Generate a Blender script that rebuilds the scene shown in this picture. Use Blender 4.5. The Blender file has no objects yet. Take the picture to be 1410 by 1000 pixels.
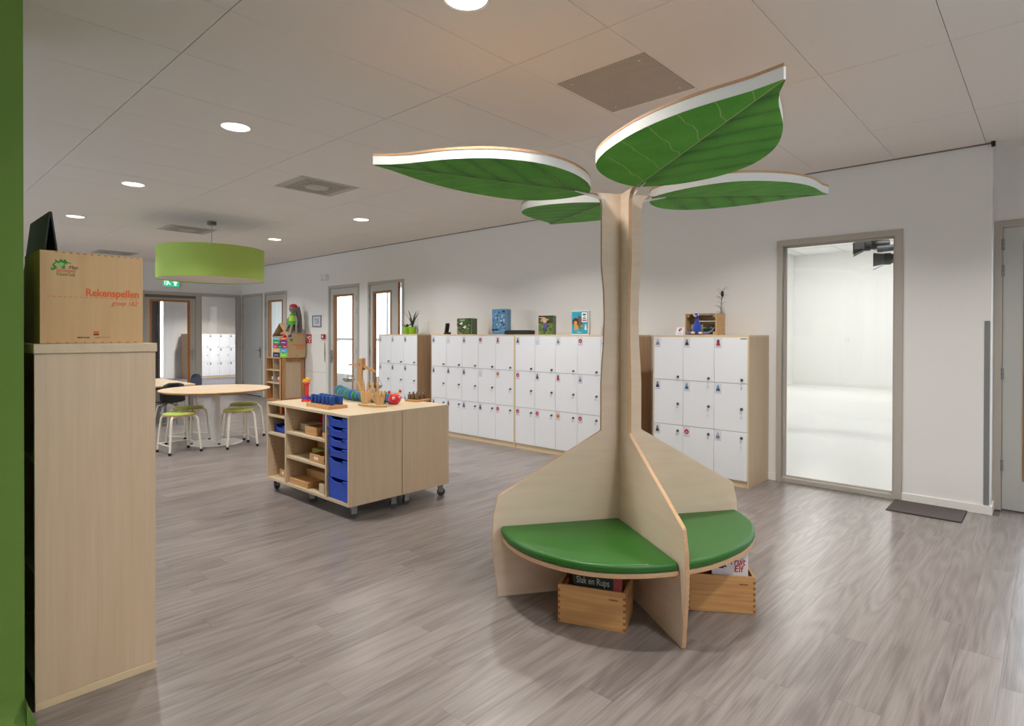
import bpy, bmesh, math, random
from mathutils import Vector, Matrix
PI = math.pi
R = math.radians
random.seed(7)
SC = bpy.context.scene
COL = SC.collection

# ---------------------------------------------------------------- camera
CAM_H = 1.36
YAW, PITCH, ROLL, FPX, CY = R(42.5048), R(-0.3276), R(0.1229), 813.476, 464.86
fw = Vector((-math.sin(YAW) * math.cos(PITCH), math.cos(YAW) * math.cos(PITCH), math.sin(PITCH)))
rt = Vector((math.cos(YAW), math.sin(YAW), 0))
up = rt.cross(fw)
rt2 = math.cos(ROLL) * rt + math.sin(ROLL) * up
up2 = -math.sin(ROLL) * rt + math.cos(ROLL) * up
cam = bpy.data.cameras.new('camera')
cam.sensor_width = 36
cam.lens = 36 * FPX / 1410
cam.shift_y = (CY - 500) / 1410
cam.clip_start = 0.02
cam_o = bpy.data.objects.new('camera', cam)
COL.objects.link(cam_o)
m4 = Matrix((rt2, up2, -fw)).transposed().to_4x4()
m4.translation = Vector((0, 0, CAM_H))
cam_o.matrix_world = m4
SC.camera = cam_o

# ---------------------------------------------------------------- sky and exposure
world = bpy.data.worlds.new('sky')
SC.world = world
world.use_nodes = True
bgn = world.node_tree.nodes['Background']
bgn.inputs[0].default_value = (0.79, 0.90, 1.0, 1)      # overcast daylight
bgn.inputs[1].default_value = 8.5
SC.view_settings.view_transform = 'Standard'
SC.view_settings.look = 'None'
SC.view_settings.gamma = 1
SC.view_settings.use_curve_mapping = False
SC.view_settings.exposure = -0.38
SC.cycles.use_denoising = True
SC.cycles.max_bounces = 10
SC.cycles.diffuse_bounces = 6
SC.cycles.glossy_bounces = 4
SC.cycles.transparent_max_bounces = 16
SC.cycles.sample_clamp_indirect = 6
SC.cycles.caustics_reflective = False
SC.cycles.caustics_refractive = False
DOWN_W = 33.0          # watts of each recessed downlight
DOWN_COL = (1.0, 0.96, 0.91)
DOWN_SPREAD = 132      # cut-off of the downlight reflectors
STUDIO_W = 200.0

def area_light(name, loc, rot, sx, sy, watts, col, portal=False, spread=180, parent=None, disk=False):
    l = bpy.data.lights.new(name, 'AREA')
    l.shape = 'DISK' if disk else 'RECTANGLE'
    l.size = sx
    if not disk:
        l.size_y = sy
    l.energy = watts
    l.color = col
    l.spread = R(spread)
    if portal:
        l.cycles.is_portal = True
    o = bpy.data.objects.new(name, l)
    COL.objects.link(o)
    o.location = loc
    o.rotation_euler = rot
    o.parent = parent
    return o

# room extents
YW = 5.73      # locker wall
XF = -13.55    # far wall
XR = 1.8       # window wall to the right
YB = -2.4      # wall behind
CEIL = 2.81

# portals guide the sky light through the glazing
area_light('sky_portal', (XR + 0.1, 1.3, 1.75), (0, R(90), 0), 1.3, 1.5, 1, (1, 1, 1), portal=True)
area_light('sky_portal', (-8.85, YB - 0.1, 1.9), (R(90), 0, 0), 7.5, 1.05, 1, (1, 1, 1), portal=True)
area_light('sky_portal', (-10.0, 7.75, 1.35), (R(-90), 0, 0), 7.0, 2.1, 1, (1, 1, 1), portal=True)

area_light('sky_portal', (0.16, 6.1, 1.17), (R(-90), 0, 0), 0.62, 1.8, 1, (1, 1, 1), portal=True)

# ---------------------------------------------------------------- materials
def lin(c):
    return tuple((x / 255 / 12.92) if x / 255 <= 0.04045 else ((x / 255 + 0.055) / 1.055) ** 2.4 for x in c) + (1.0,)

MATS = {}

def mat(name, c, rough=0.5, metal=0.0, emit=0.0, bump=0.0, bscale=200.0, coat=0.0, sheen=0.0, var=0.0):
    if name in MATS:
        return MATS[name]
    m = bpy.data.materials.new(name)
    m.use_nodes = True
    nt = m.node_tree
    b = nt.nodes['Principled BSDF']
    b.inputs['Base Color'].default_value = lin(c)
    b.inputs['Roughness'].default_value = rough
    b.inputs['Metallic'].default_value = metal
    if coat:
        b.inputs['Coat Weight'].default_value = coat
    if sheen:
        b.inputs['Sheen Weight'].default_value = sheen
    if emit:
        b.inputs['Emission Color'].default_value = lin(c)
        b.inputs['Emission Strength'].default_value = emit
    if bump or var:
        tc = nt.nodes.new('ShaderNodeTexCoord')
        n = nt.nodes.new('ShaderNodeTexNoise')
        n.inputs['Scale'].default_value = bscale
        n.inputs['Detail'].default_value = 3
        nt.links.new(tc.outputs['Object'], n.inputs['Vector'])
        if bump:
            bp = nt.nodes.new('ShaderNodeBump')
            bp.inputs['Strength'].default_value = bump
            bp.inputs['Distance'].default_value = 0.002
            nt.links.new(n.outputs['Fac'], bp.inputs['Height'])
            nt.links.new(bp.outputs['Normal'], b.inputs['Normal'])
        if var:
            mx = nt.nodes.new('ShaderNodeMix')
            mx.data_type = 'RGBA'
            mx.inputs['A'].default_value = lin(tuple(max(0, x * (1 - var)) for x in c))
            mx.inputs['B'].default_value = lin(tuple(min(255, x * (1 + var)) for x in c))
            nt.links.new(n.outputs['Fac'], mx.inputs['Factor'])
            nt.links.new(mx.outputs['Result'], b.inputs['Base Color'])
    MATS[name] = m
    return m

def wood(name, light, dark, axis='z', freq=34.0, along=1.4, rough=0.45, contrast=(0.3, 0.72), coat=0.0):
    """grain runs along the named local axis"""
    if name in MATS:
        return MATS[name]
    m = bpy.data.materials.new(name)
    m.use_nodes = True
    nt = m.node_tree
    b = nt.nodes['Principled BSDF']
    b.inputs['Roughness'].default_value = rough
    b.inputs['Coat Weight'].default_value = coat
    tc = nt.nodes.new('ShaderNodeTexCoord')
    oi = nt.nodes.new('ShaderNodeObjectInfo')
    add = nt.nodes.new('ShaderNodeVectorMath')
    add.operation = 'MULTIPLY_ADD'
    add.inputs[1].default_value = (1, 1, 1)
    sc = nt.nodes.new('ShaderNodeVectorMath')
    sc.operation = 'SCALE'
    sc.inputs[0].default_value = (3.1, 5.7, 2.3)
    nt.links.new(oi.outputs['Random'], sc.inputs['Scale'])
    nt.links.new(tc.outputs['Object'], add.inputs[0])
    nt.links.new(sc.outputs[0], add.inputs[2])
    def mapped(f, a):
        mp = nt.nodes.new('ShaderNodeMapping')
        s = [f, f, f]
        s['xyz'.index(axis)] = a
        mp.inputs['Scale'].default_value = s
        nt.links.new(add.outputs[0], mp.inputs['Vector'])
        return mp
    n1 = nt.nodes.new('ShaderNodeTexNoise')
    n1.inputs['Scale'].default_value = 1
    n1.inputs['Detail'].default_value = 4
    n1.inputs['Roughness'].default_value = 0.6
    nt.links.new(mapped(freq * 2.2, along * 1.6).outputs[0], n1.inputs['Vector'])
    n2 = nt.nodes.new('ShaderNodeTexNoise')
    n2.inputs['Scale'].default_value = 1
    n2.inputs['Detail'].default_value = 2
    nt.links.new(mapped(freq * 0.2, along * 0.55).outputs[0], n2.inputs['Vector'])
    # contour lines of a stretched field give cathedral figure
    mu = nt.nodes.new('ShaderNodeMath'); mu.operation = 'MULTIPLY'; mu.inputs[1].default_value = 42
    si = nt.nodes.new('ShaderNodeMath'); si.operation = 'SINE'
    nt.links.new(n2.outputs['Fac'], mu.inputs[0])
    nt.links.new(mu.outputs[0], si.inputs[0])
    a1 = nt.nodes.new('ShaderNodeMath'); a1.operation = 'MULTIPLY_ADD'
    a1.inputs[1].default_value = 0.07
    nt.links.new(si.outputs[0], a1.inputs[0])
    nt.links.new(n1.outputs['Fac'], a1.inputs[2])
    rp = nt.nodes.new('ShaderNodeValToRGB')
    rp.color_ramp.elements[0].position = contrast[0]
    rp.color_ramp.elements[0].color = lin(dark)
    rp.color_ramp.elements[1].position = contrast[1]
    rp.color_ramp.elements[1].color = lin(light)
    nt.links.new(a1.outputs[0], rp.inputs['Fac'])
    nt.links.new(rp.outputs['Color'], b.inputs['Base Color'])
    MATS[name] = m
    return m

def glass_mat(name, tint=(0.985, 0.987, 0.986), ior=1.45):
    if name in MATS:
        return MATS[name]
    m = bpy.data.materials.new(name)
    m.use_nodes = True
    nt = m.node_tree
    nt.nodes.remove(nt.nodes['Principled BSDF'])
    out = nt.nodes['Material Output']
    tr = nt.nodes.new('ShaderNodeBsdfTransparent')
    tr.inputs[0].default_value = tint + (1,)
    gl = nt.nodes.new('ShaderNodeBsdfGlossy')
    gl.inputs['Roughness'].default_value = 0.0
    lw = nt.nodes.new('ShaderNodeLayerWeight')
    lw.inputs['Blend'].default_value = 0.5
    pw = nt.nodes.new('ShaderNodeMath'); pw.operation = 'POWER'; pw.inputs[1].default_value = 5
    nt.links.new(lw.outputs['Facing'], pw.inputs[0])
    fr = nt.nodes.new('ShaderNodeMath'); fr.operation = 'MULTIPLY_ADD'; fr.inputs[1].default_value = 0.9
    fr.inputs[2].default_value = ((ior - 1) / (ior + 1)) ** 2
    nt.links.new(pw.outputs[0], fr.inputs[0])
    mx = nt.nodes.new('ShaderNodeMixShader')
    nt.links.new(fr.outputs[0], mx.inputs[0])
    nt.links.new(tr.outputs[0], mx.inputs[1])
    nt.links.new(gl.outputs[0], mx.inputs[2])
    nt.links.new(mx.outputs[0], out.inputs[0])
    MATS[name] = m
    return m

M_wall = mat('wall_paint', (230, 229, 228), 0.85, bump=0.08, bscale=260)
M_white = mat('white_paint', (232, 230, 226), 0.5)
M_lam = mat('white_laminate', (230, 232, 236), 0.38)
M_frame = mat('grey_frame_paint', (180, 174, 165), 0.5)
M_leafgrey = mat('grey_door_paint', (190, 191, 187), 0.45)
M_oak = wood('oak_bead', (178, 128, 82), (148, 98, 58), 'z', 40, 1.2, 0.45)
M_maple = wood('maple_laminate', (211, 188, 159), (198, 173, 143), 'z', 24, 1.0, 0.42, (0.2, 0.8))
M_maple_x = wood('maple_laminate_flat', (210, 191, 160), (200, 179, 147), 'x', 24, 1.0, 0.42, (0.2, 0.8))
M_maple_edge = mat('maple_edge_band', (214, 192, 156), 0.45)
M_beech = wood('beech', (210, 162, 106), (188, 136, 84), 'x', 36, 1.5, 0.45)
M_beech_z = wood('beech_upright', (202, 156, 108), (178, 130, 84), 'z', 36, 1.5, 0.45)
M_tan = wood('tan_side_laminate', (192, 164, 134), (178, 148, 116), 'z', 30, 1.0, 0.45)
M_ply = wood('birch_ply_face', (228, 208, 186), (218, 196, 172), 'x', 12, 1.6, 0.5, (0.2, 0.8))
M_glass = glass_mat('window_glass')
M_steel = mat('brushed_steel', (170, 170, 168), 0.35, 0.9)
M_galv = mat('galvanised_steel', (150, 153, 156), 0.42, 0.7)
M_black = mat('black_plastic', (22, 22, 24), 0.45)
M_dark = mat('dark_gap', (40, 36, 33), 0.8)
M_cream = mat('cream_metal', (226, 220, 204), 0.35)
M_blue = mat('blue_plastic', (16, 74, 196), 0.35)
M_bluewood = mat('blue_lacquer', (16, 66, 140), 0.4)
M_red = mat('red_plastic', (214, 40, 28), 0.4)
M_orangeprint = mat('orange_print', (218, 90, 12), 0.6)
M_paper = mat('white_card', (226, 225, 232), 0.6)
M_lime = mat('lime_shade_fabric', (172, 200, 96), 0.8, bump=0.25, bscale=700)
M_limeseat = mat('lime_seat_fabric', (176, 194, 92), 0.9, bump=0.3, bscale=500)
M_cushion = mat('green_leatherette', (38, 96, 26), 0.42, bump=0.05, bscale=500)
M_greenwall = mat('green_wall_paint', (96, 130, 48), 0.75, bump=0.15, bscale=180)

# layered birch edge
def ply_edge():
    m = bpy.data.materials.new('birch_ply_edge')
    m.use_nodes = True
    nt = m.node_tree
    b = nt.nodes['Principled BSDF']
    b.inputs['Roughness'].default_value = 0.6
    tc = nt.nodes.new('ShaderNodeTexCoord')
    n = nt.nodes.new('ShaderNodeTexNoise')
    n.inputs['Scale'].default_value = 240
    nt.links.new(tc.outputs['Object'], n.inputs['Vector'])
    rp = nt.nodes.new('ShaderNodeValToRGB')
    rp.color_ramp.elements[0].position = 0.3
    rp.color_ramp.elements[0].color = lin((184, 142, 104))
    rp.color_ramp.elements[1].position = 0.7
    rp.color_ramp.elements[1].color = lin((206, 168, 130))
    nt.links.new(n.outputs['Fac'], rp.inputs['Fac'])
    nt.links.new(rp.outputs['Color'], b.inputs['Base Color'])
    MATS['birch_ply_edge'] = m
    return m
M_edge = ply_edge()

def floor_mat():
    m = bpy.data.materials.new('grey_oak_vinyl')
    m.use_nodes = True
    nt = m.node_tree
    N, L = nt.nodes.new, nt.links.new
    b = nt.nodes['Principled BSDF']
    geo = N('ShaderNodeNewGeometry')
    oi = N('ShaderNodeObjectInfo')
    ad = N('ShaderNodeMath'); ad.operation = 'ADD'
    L(oi.outputs['Random'], ad.inputs[0]); L(geo.outputs['Random Per Island'], ad.inputs[1])
    sc = N('ShaderNodeVectorMath'); sc.operation = 'SCALE'; sc.inputs[0].default_value = (37, 53, 0)
    L(ad.outputs[0], sc.inputs['Scale'])
    va = N('ShaderNodeVectorMath'); va.operation = 'ADD'
    L(geo.outputs['Position'], va.inputs[0]); L(sc.outputs[0], va.inputs[1])
    def noise(sx, sy, detail, rough=0.55):
        mp = N('ShaderNodeMapping'); mp.inputs['Scale'].default_value = (sx, sy, 1)
        L(va.outputs[0], mp.inputs['Vector'])
        n = N('ShaderNodeTexNoise'); n.inputs['Scale'].default_value = 1
        n.inputs['Detail'].default_value = detail; n.inputs['Roughness'].default_value = rough
        L(mp.outputs[0], n.inputs['Vector'])
        return n.outputs['Fac']
    def math_(op, a, bb=None, c=None):
        q = N('ShaderNodeMath'); q.operation = op
        for i, x in enumerate((a, bb, c)):
            if x is None: continue
            if isinstance(x, (int, float)): q.inputs[i].default_value = x
            else: L(x, q.inputs[i])
        return q.outputs[0]
    fine = noise(120, 3.2, 4, 0.6)
    mid = noise(26, 1.0, 3)
    big = noise(4.5, 0.55, 2)
    rings = math_('SINE', math_('MULTIPLY', noise(6.5, 0.75, 1.5), 52))
    v = math_('MULTIPLY_ADD', fine, 0.55, math_('MULTIPLY', mid, 0.28))
    v = math_('MULTIPLY_ADD', big, 0.42, v)
    v = math_('MULTIPLY_ADD', rings, 0.06, v)
    v = math_('MULTIPLY_ADD', math_('SUBTRACT', math_('FRACT', math_('MULTIPLY', ad.outputs[0], 7.31)), 0.5), 0.05, v)
    rp = N('ShaderNodeValToRGB')
    e = rp.color_ramp.elements
    e[0].position = 0.47; e[0].color = lin((106, 97, 93))
    e[1].position = 0.86; e[1].color = lin((146, 138, 134))
    k = rp.color_ramp.elements.new(0.64); k.color = lin((127, 118, 114))
    L(v, rp.inputs['Fac'])
    L(rp.outputs['Color'], b.inputs['Base Color'])
    b.inputs['Roughness'].default_value = 0.30
    bp = N('ShaderNodeBump'); bp.inputs['Strength'].default_value = 0.12; bp.inputs['Distance'].default_value = 0.001
    L(fine, bp.inputs['Height']); L(bp.outputs['Normal'], b.inputs['Normal'])
    MATS['grey_oak_vinyl'] = m
    return m
M_floor = floor_mat()
M_tile = mat('ceiling_tile', (238, 235, 232), 0.95, bump=0.12, bscale=320)

# ---------------------------------------------------------------- mesh helpers
class MB:
    def __init__(s):
        s.v, s.f, s.m = [], [], []
    def face(s, pts, m=0):
        n = len(s.v)
        s.v += [tuple(p) for p in pts]
        s.f.append(tuple(range(n, n + len(pts))))
        s.m.append(m)
        return s
    def box(s, x0, x1, y0, y1, z0, z1, m=0):
        n = len(s.v)
        s.v += [(x, y, z) for z in (z0, z1) for x, y in ((x0, y0), (x1, y0), (x1, y1), (x0, y1))]
        for q in ((3, 2, 1, 0), (4, 5, 6, 7), (0, 1, 5, 4), (1, 2, 6, 5), (2, 3, 7, 6), (3, 0, 4, 7)):
            s.f.append(tuple(n + i for i in q)); s.m.append(m)
        return s
    def prism(s, poly, P, w0, w1, m0=0, m1=None, ms=None):
        """poly in (u, v), extruded along w; P(u, v, w) -> xyz"""
        m1 = m0 if m1 is None else m1
        ms = m0 if ms is None else ms
        k = len(poly); n = len(s.v)
        s.v += [tuple(P(u, v, w0)) for u, v in poly] + [tuple(P(u, v, w1)) for u, v in poly]
        s.f.append(tuple(n + i for i in range(k))[::-1]); s.m.append(m0)
        s.f.append(tuple(n + k + i for i in range(k))); s.m.append(m1)
        for i in range(k):
            j = (i + 1) % k
            s.f.append((n + i, n + j, n + k + j, n + k + i)); s.m.append(ms)
        return s
    def tube(s, pts, r, n=10, m=0, caps=True):
        pts = [Vector(p) for p in pts]
        rs = r if isinstance(r, (list, tuple)) else [r] * len(pts)
        rings = []
        u = None
        for i, p in enumerate(pts):
            t = (pts[min(i + 1, len(pts) - 1)] - pts[max(i - 1, 0)]).normalized()
            if u is None:
                a = Vector((0, 0, 1)) if abs(t.z) < 0.9 else Vector((1, 0, 0))
                u = (a - t * a.dot(t)).normalized()
            else:
                u = (u - t * u.dot(t)).normalized()
            w = t.cross(u)
            b = len(s.v)
            for k in range(n):
                an = 2 * PI * k / n
                s.v.append(tuple(p + (u * math.cos(an) + w * math.sin(an)) * rs[i]))
            rings.append(b)
        for a, b in zip(rings, rings[1:]):
            for k in range(n):
                q = (k + 1) % n
                s.f.append((a + k, a + q, b + q, b + k)); s.m.append(m)
        if caps:
            s.f.append(tuple(rings[0] + k for k in range(n))[::-1]); s.m.append(m)
            s.f.append(tuple(rings[-1] + k for k in range(n))); s.m.append(m)
        return s
    def lathe(s, prof, n=32, c=(0, 0, 0), m=0, axis='z', mlist=None, caps=True):
        rings = []
        for r, h in prof:
            b = len(s.v)
            for k in range(n):
                a = 2 * PI * k / n
                p = (r * math.cos(a), r * math.sin(a), h)
                if axis == 'x': p = (h, p[0], p[1])
                if axis == 'y': p = (p[0], h, p[1])
                s.v.append((c[0] + p[0], c[1] + p[1], c[2] + p[2]))
            rings.append(b)
        for i, (a, b) in enumerate(zip(rings, rings[1:])):
            for k in range(n):
                q = (k + 1) % n
                s.f.append((a + k, a + q, b + q, b + k)); s.m.append(mlist[i] if mlist else m)
        if not caps: return s
        if prof[0][0] > 1e-6:
            s.f.append(tuple(rings[0] + k for k in range(n))[::-1]); s.m.append(mlist[0] if mlist else m)
        if prof[-1][0] > 1e-6:
            s.f.append(tuple(rings[-1] + k for k in range(n))); s.m.append(mlist[-1] if mlist else m)
        return s
    def ball(s, c, rx, ry, rz, n=16, m=0, k=10, X=None):
        b = len(s.v)
        for i in range(k + 1):
            ph = -PI / 2 + PI * i / k
            for j in range(n):
                a = 2 * PI * j / n
                p = Vector((rx * math.cos(ph) * math.cos(a), ry * math.cos(ph) * math.sin(a), rz * math.sin(ph)))
                if X is not None: p = X @ p
                s.v.append((c[0] + p.x, c[1] + p.y, c[2] + p.z))
        for i in range(k):
            for j in range(n):
                q = (j + 1) % n
                s.f.append((b + i * n + j, b + i * n + q, b + (i + 1) * n + q, b + (i + 1) * n + j)); s.m.append(m)
        return s
    def mesh(s, name, mats, smooth=35):
        me = bpy.data.meshes.new(name)
        me.from_pydata(s.v, [], s.f)
        for x in (mats if isinstance(mats, (list, tuple)) else [mats]):
            me.materials.append(x)
        me.polygons.foreach_set('material_index', s.m)
        bm = bmesh.new(); bm.from_mesh(me)
        bmesh.ops.remove_doubles(bm, verts=bm.verts, dist=1e-6)
        bmesh.ops.recalc_face_normals(bm, faces=bm.faces)
        bm.to_mesh(me); bm.free()
        if smooth:
            me.polygons.foreach_set('use_smooth', [True] * len(me.polygons))
            me.set_sharp_from_angle(angle=R(smooth))
        me.update()
        return me
    def build(s, name, mats, parent=None, smooth=35, bevel=0.0, seg=2, loc=None, rot=None):
        return link(name, s.mesh(name, mats, smooth), parent, bevel, seg, loc, rot)

def link(name, me, parent=None, bevel=0.0, seg=2, loc=None, rot=None):
    o = bpy.data.objects.new(name, me)
    COL.objects.link(o)
    o.parent = parent
    if loc is not None: o.location = loc
    if rot is not None: o.rotation_euler = rot
    if bevel:
        md = o.modifiers.new('bevel', 'BEVEL')
        md.width = bevel; md.segments = seg; md.limit_method = 'ANGLE'; md.angle_limit = R(40)
    return o

def tag(o, label, cat, group=None, kind=None):
    o['label'] = label; o['category'] = cat
    if group: o['group'] = group
    if kind: o['kind'] = kind
    return o

def thing(name, label, cat, loc=(0, 0, 0), rz=0.0, group=None):
    o = bpy.data.objects.new(name, None)
    o.empty_display_size = 0.05
    COL.objects.link(o)
    o.location = loc
    o.rotation_euler = (0, 0, rz)
    return tag(o, label, cat, group)

def struct(name, loc=(0, 0, 0), rz=0.0, label=None):
    o = bpy.data.objects.new(name, None)
    o.empty_display_size = 0.05
    COL.objects.link(o)
    o.location = loc
    o.rotation_euler = (0, 0, rz)
    o['kind'] = 'structure'
    if label: o['label'] = label
    return o

def skind(o, label=None):
    o['kind'] = 'structure'
    if label: o['label'] = label
    return o

def dup(root, loc=None, rz=None, label=None, group=None, parent=None):
    r = root.copy(); COL.objects.link(r)
    if loc is not None: r.location = loc
    if rz is not None: r.rotation_euler = (0, 0, rz)
    if label: r['label'] = label
    if group: r['group'] = group
    r.parent = parent
    for ch in list(root.children):
        c = ch.copy(); COL.objects.link(c); c.parent = r
        for g in list(ch.children):
            d = g.copy(); COL.objects.link(d); d.parent = c
    return r

def bx(name, x0, x1, y0, y1, z0, z1, m, parent=None, bevel=0.0, seg=2):
    return MB().box(x0, x1, y0, y1, z0, z1).build(name, m, parent, 35, bevel, seg)

def ell(cx, cy, rx, ry, n=18, rot=0.0):
    return [(cx + rx * math.cos(2 * PI * i / n) * math.cos(rot) - ry * math.sin(2 * PI * i / n) * math.sin(rot),
             cy + rx * math.cos(2 * PI * i / n) * math.sin(rot) + ry * math.sin(2 * PI * i / n) * math.cos(rot)) for i in range(n)]

def rect(x0, x1, y0, y1):
    return [(x0, y0), (x1, y0), (x1, y1), (x0, y1)]

PRINT = {}
def ink(c):
    return mat('print_%02x%02x%02x' % tuple(c), c, 0.6)

def printed(name, items, P, parent, step=0.00025, base=0.0004):
    """flat print: items = [(rgb, polygon)], P(u, v, w) -> xyz with w off the surface"""
    mb = MB(); mats = []; 
    for i, (c, poly) in enumerate(items):
        mm = ink(c)
        if mm not in mats: mats.append(mm)
        mb.face([P(u, v, base + step * i) for u, v in poly], mats.index(mm))
    return mb.build(name, mats, parent, smooth=None)

def text(name, body, size, loc, rot, m, parent=None, shear=0.0, align='LEFT', bold=0.0, sx=1.0, extrude=0.0002, width=None):
    cu = bpy.data.curves.new(name, 'FONT')
    cu.body = body; cu.size = size; cu.shear = shear; cu.align_x = align
    cu.offset = bold; cu.extrude = extrude; cu.resolution_u = 3
    t = bpy.data.objects.new(name + '_curve', cu)
    COL.objects.link(t)
    dg = bpy.context.evaluated_depsgraph_get()
    me = bpy.data.meshes.new_from_object(t.evaluated_get(dg))
    bpy.data.objects.remove(t); bpy.data.curves.remove(cu)
    me.materials.clear(); me.materials.append(m)
    if width:
        xs_ = [v.co.x for v in me.vertices]
        sx = width / (max(xs_) - min(xs_))
    for v in me.vertices: v.co.x *= sx
    o = link(name, me, parent, loc=loc, rot=rot)
    return o
FACE_X = (R(90), 0, R(90))     # text facing +X, reading along +Y
FACE_Y = (R(90), 0, 0)         # text facing -Y, reading along +X

# ================================================================ the setting
def wall(name, u0, u1, z0, z1, holes, axis, w0, w1, m, label=None):
    """one wall slab with rectangular holes; axis 'x' runs along X at Y w0..w1, axis 'y' along Y at X w0..w1"""
    us = sorted({u0, u1} | {h[0] for h in holes} | {h[1] for h in holes})
    zs = sorted({z0, z1} | {h[2] for h in holes} | {h[3] for h in holes})
    mb = MB()
    for a, b in zip(us, us[1:]):
        for c, d in zip(zs, zs[1:]):
            if any(h[0] < (a + b) / 2 < h[1] and h[2] < (c + d) / 2 < h[3] for h in holes):
                continue
            if axis == 'x': mb.box(a, b, w0, w1, c, d)
            else: mb.box(w0, w1, a, b, c, d)
    return skind(mb.build(name, m, None, smooth=None), label)

DOORS = dict(A=(-13.52, -12.50), B=(-12.40, -11.42), C=(-9.823, -8.828), D=(-8.553, -7.562))
WIN = (-1.90, -0.91)
DH = 2.231
YR = 5.95     # recessed bay with the grey door
wall('wall_lockers', XF - 0.12, -0.345, 0, 3.6, [(a, b, -1, DH) for a, b in DOORS.values()] + [(WIN[0], WIN[1], -1, 2.23)],
     'x', YW, YW + 0.12, M_wall, 'white plastered wall behind the lockers')
bx('wall_corner', -0.465, -0.345, YW + 0.12, YR + 0.12, 0, 3.6, M_wall)['kind'] = 'structure'
wall('wall_recess', -0.345, XR + 0.12, 0, 3.6, [(-0.345, 0.66, -1, 2.245)], 'x', YR, YR + 0.12, M_wall)
wall('wall_far', YB, YW + 0.12, 0, 3.6, [(3.72, 5.70, -1, 2.225)], 'y', XF - 0.12, XF, M_wall)
wall('wall_behind', XF - 0.12, XR + 0.12, 0, 3.0, [(-12.6, -5.1, 1.4, 2.4)], 'x', YB - 0.12, YB, M_wall)
wall('wall_window', YB, YR + 0.12, 0, 3.0, [(0.5, 2.02, 1.1, 2.4)], 'y', XR, XR + 0.12, M_wall)

# glazing of the window wall
w = struct('window_3', (XR, 0, 0))
for y in (0.5, 1.96):
    bx('mullion', 0.02, 0.09, y, y + 0.06, 1.1, 2.4, M_frame, w)
for z in (1.1, 2.34):
    bx('rail', 0.02, 0.09, 0.5, 2.02, z, z + 0.06, M_frame, w)
for y in (0.56,):
    bx('pane', 0.05, 0.056, y, y + 1.4, 1.16, 2.34, M_glass, w)
w = struct('window_5', (0, YB - 0.12, 0))
for k in range(7):
    bx('mullion', -12.6 + k * 1.24, -12.54 + k * 1.24, 0.03, 0.09, 1.4, 2.4, M_frame, w)
for z in (1.4, 2.34):
    bx('rail', -12.54, -5.1, 0.03, 0.09, z, z + 0.06, M_frame, w)
for k in range(6):
    bx('pane', -12.54 + k * 1.24, -11.36 + k * 1.24, 0.055, 0.061, 1.46, 2.34, M_glass, w)

# floor: vinyl planks laid along Y
fl = skind(bx('floor', XF - 0.12, XR + 0.12, YB, YR + 0.12, -0.12, -0.0085, mat('plank_joint_grey', (120, 112, 108), 0.8)), 'grey oak vinyl plank floor')
PW, PL = 0.1495, 1.22
unit = MB().box(-0.5, 0.5, -0.5, 0.5, -0.008, 0).mesh('plank', M_floor, smooth=None)
field = MB()
i0 = int(math.floor((XF - 0.12 + 0.445) / PW)); i1 = int(math.ceil((XR + 0.445) / PW))
prand = random.Random(3)
for i in range(i0, i1):
    x0 = -0.445 + i * PW; x1 = x0 + PW
    x0 = max(x0, XF - 0.06); x1 = min(x1, XR)
    if x1 - x0 < 0.02: continue
    yend = YR + 0.02 if (x0 + x1) / 2 > -0.345 else YW
    y = YB - prand.random() * PL
    while y < yend - 0.01:
        ya, yb = max(y, YB), min(y + PL, yend)
        y += PL
        if yb - ya < 0.01: continue
        cx, cy = (x0 + x1) / 2, (ya + yb) / 2
        if -5.2 < cx < 0.45 and yb > 0.25:
            o = bpy.data.objects.new('plank', unit); COL.objects.link(o)
            o.parent = fl; o.location = (cx, cy, 0); o.scale = (x1 - x0 - 0.0005, yb - ya - 0.0005, 1)
        else:
            field.box(x0 + 0.0004, x1 - 0.0004, ya + 0.0004, yb - 0.0004, -0.008, 0)
pf = field.build('plank_field', M_floor, fl, smooth=None)
pf['kind'] = 'stuff'

# ceiling: tiles in a concealed grid
cl = skind(bx('ceiling', XF, XR, YB, YW, CEIL + 0.012, CEIL + 0.1, M_tile), 'suspended ceiling of pale rectangular tiles')
bx('ceiling_margin', XF, XR, YB, -0.143, CEIL, CEIL + 0.012, M_tile, cl)
bx('ceiling_margin', -0.345, XR, YW, YR, CEIL, CEIL + 0.1, M_tile, cl)
ys = [-0.143, 1.101, 2.366, 3.61, 4.83, YW]
tmesh = MB().box(-0.5, 0.5, -0.5, 0.5, 0, 0.011).mesh('ceiling_tile', M_tile, smooth=None)
xs = [-0.383 + 0.588 * k for k in range(-23, 6)]
xs = [XF] + [x for x in xs if XF + 0.05 < x < XR - 0.05] + [XR]
for xa, xb in zip(xs, xs[1:]):
    for ya, yb in zip(ys, ys[1:]):
        o = bpy.data.objects.new('ceiling_tile', tmesh); COL.objects.link(o); o.parent = cl
        o.location = ((xa + xb) / 2, (ya + yb) / 2, CEIL + random.uniform(-0.0006, 0.0006))
        o.scale = (xb - xa - 0.0035, yb - ya - 0.005, 1)
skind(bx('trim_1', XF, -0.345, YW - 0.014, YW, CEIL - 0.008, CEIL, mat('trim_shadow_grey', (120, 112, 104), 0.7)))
skind(bx('trim_2', -0.35, -0.327, YW - 0.05, YW - 0.012, CEIL - 0.035, CEIL, M_black))

# baseboards
for k, (a, b) in enumerate(((-1.972, WIN[0]), (WIN[1], -0.333), (-11.42, -9.823), (-8.828, -8.553))):
    skind(bx('baseboard_lockers', a, b, YW - 0.012, YW, 0, 0.068, M_white, None, 0.002))
skind(bx('baseboard_corner', -0.345, -0.333, YW, YR, 0, 0.068, M_white))

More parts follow.
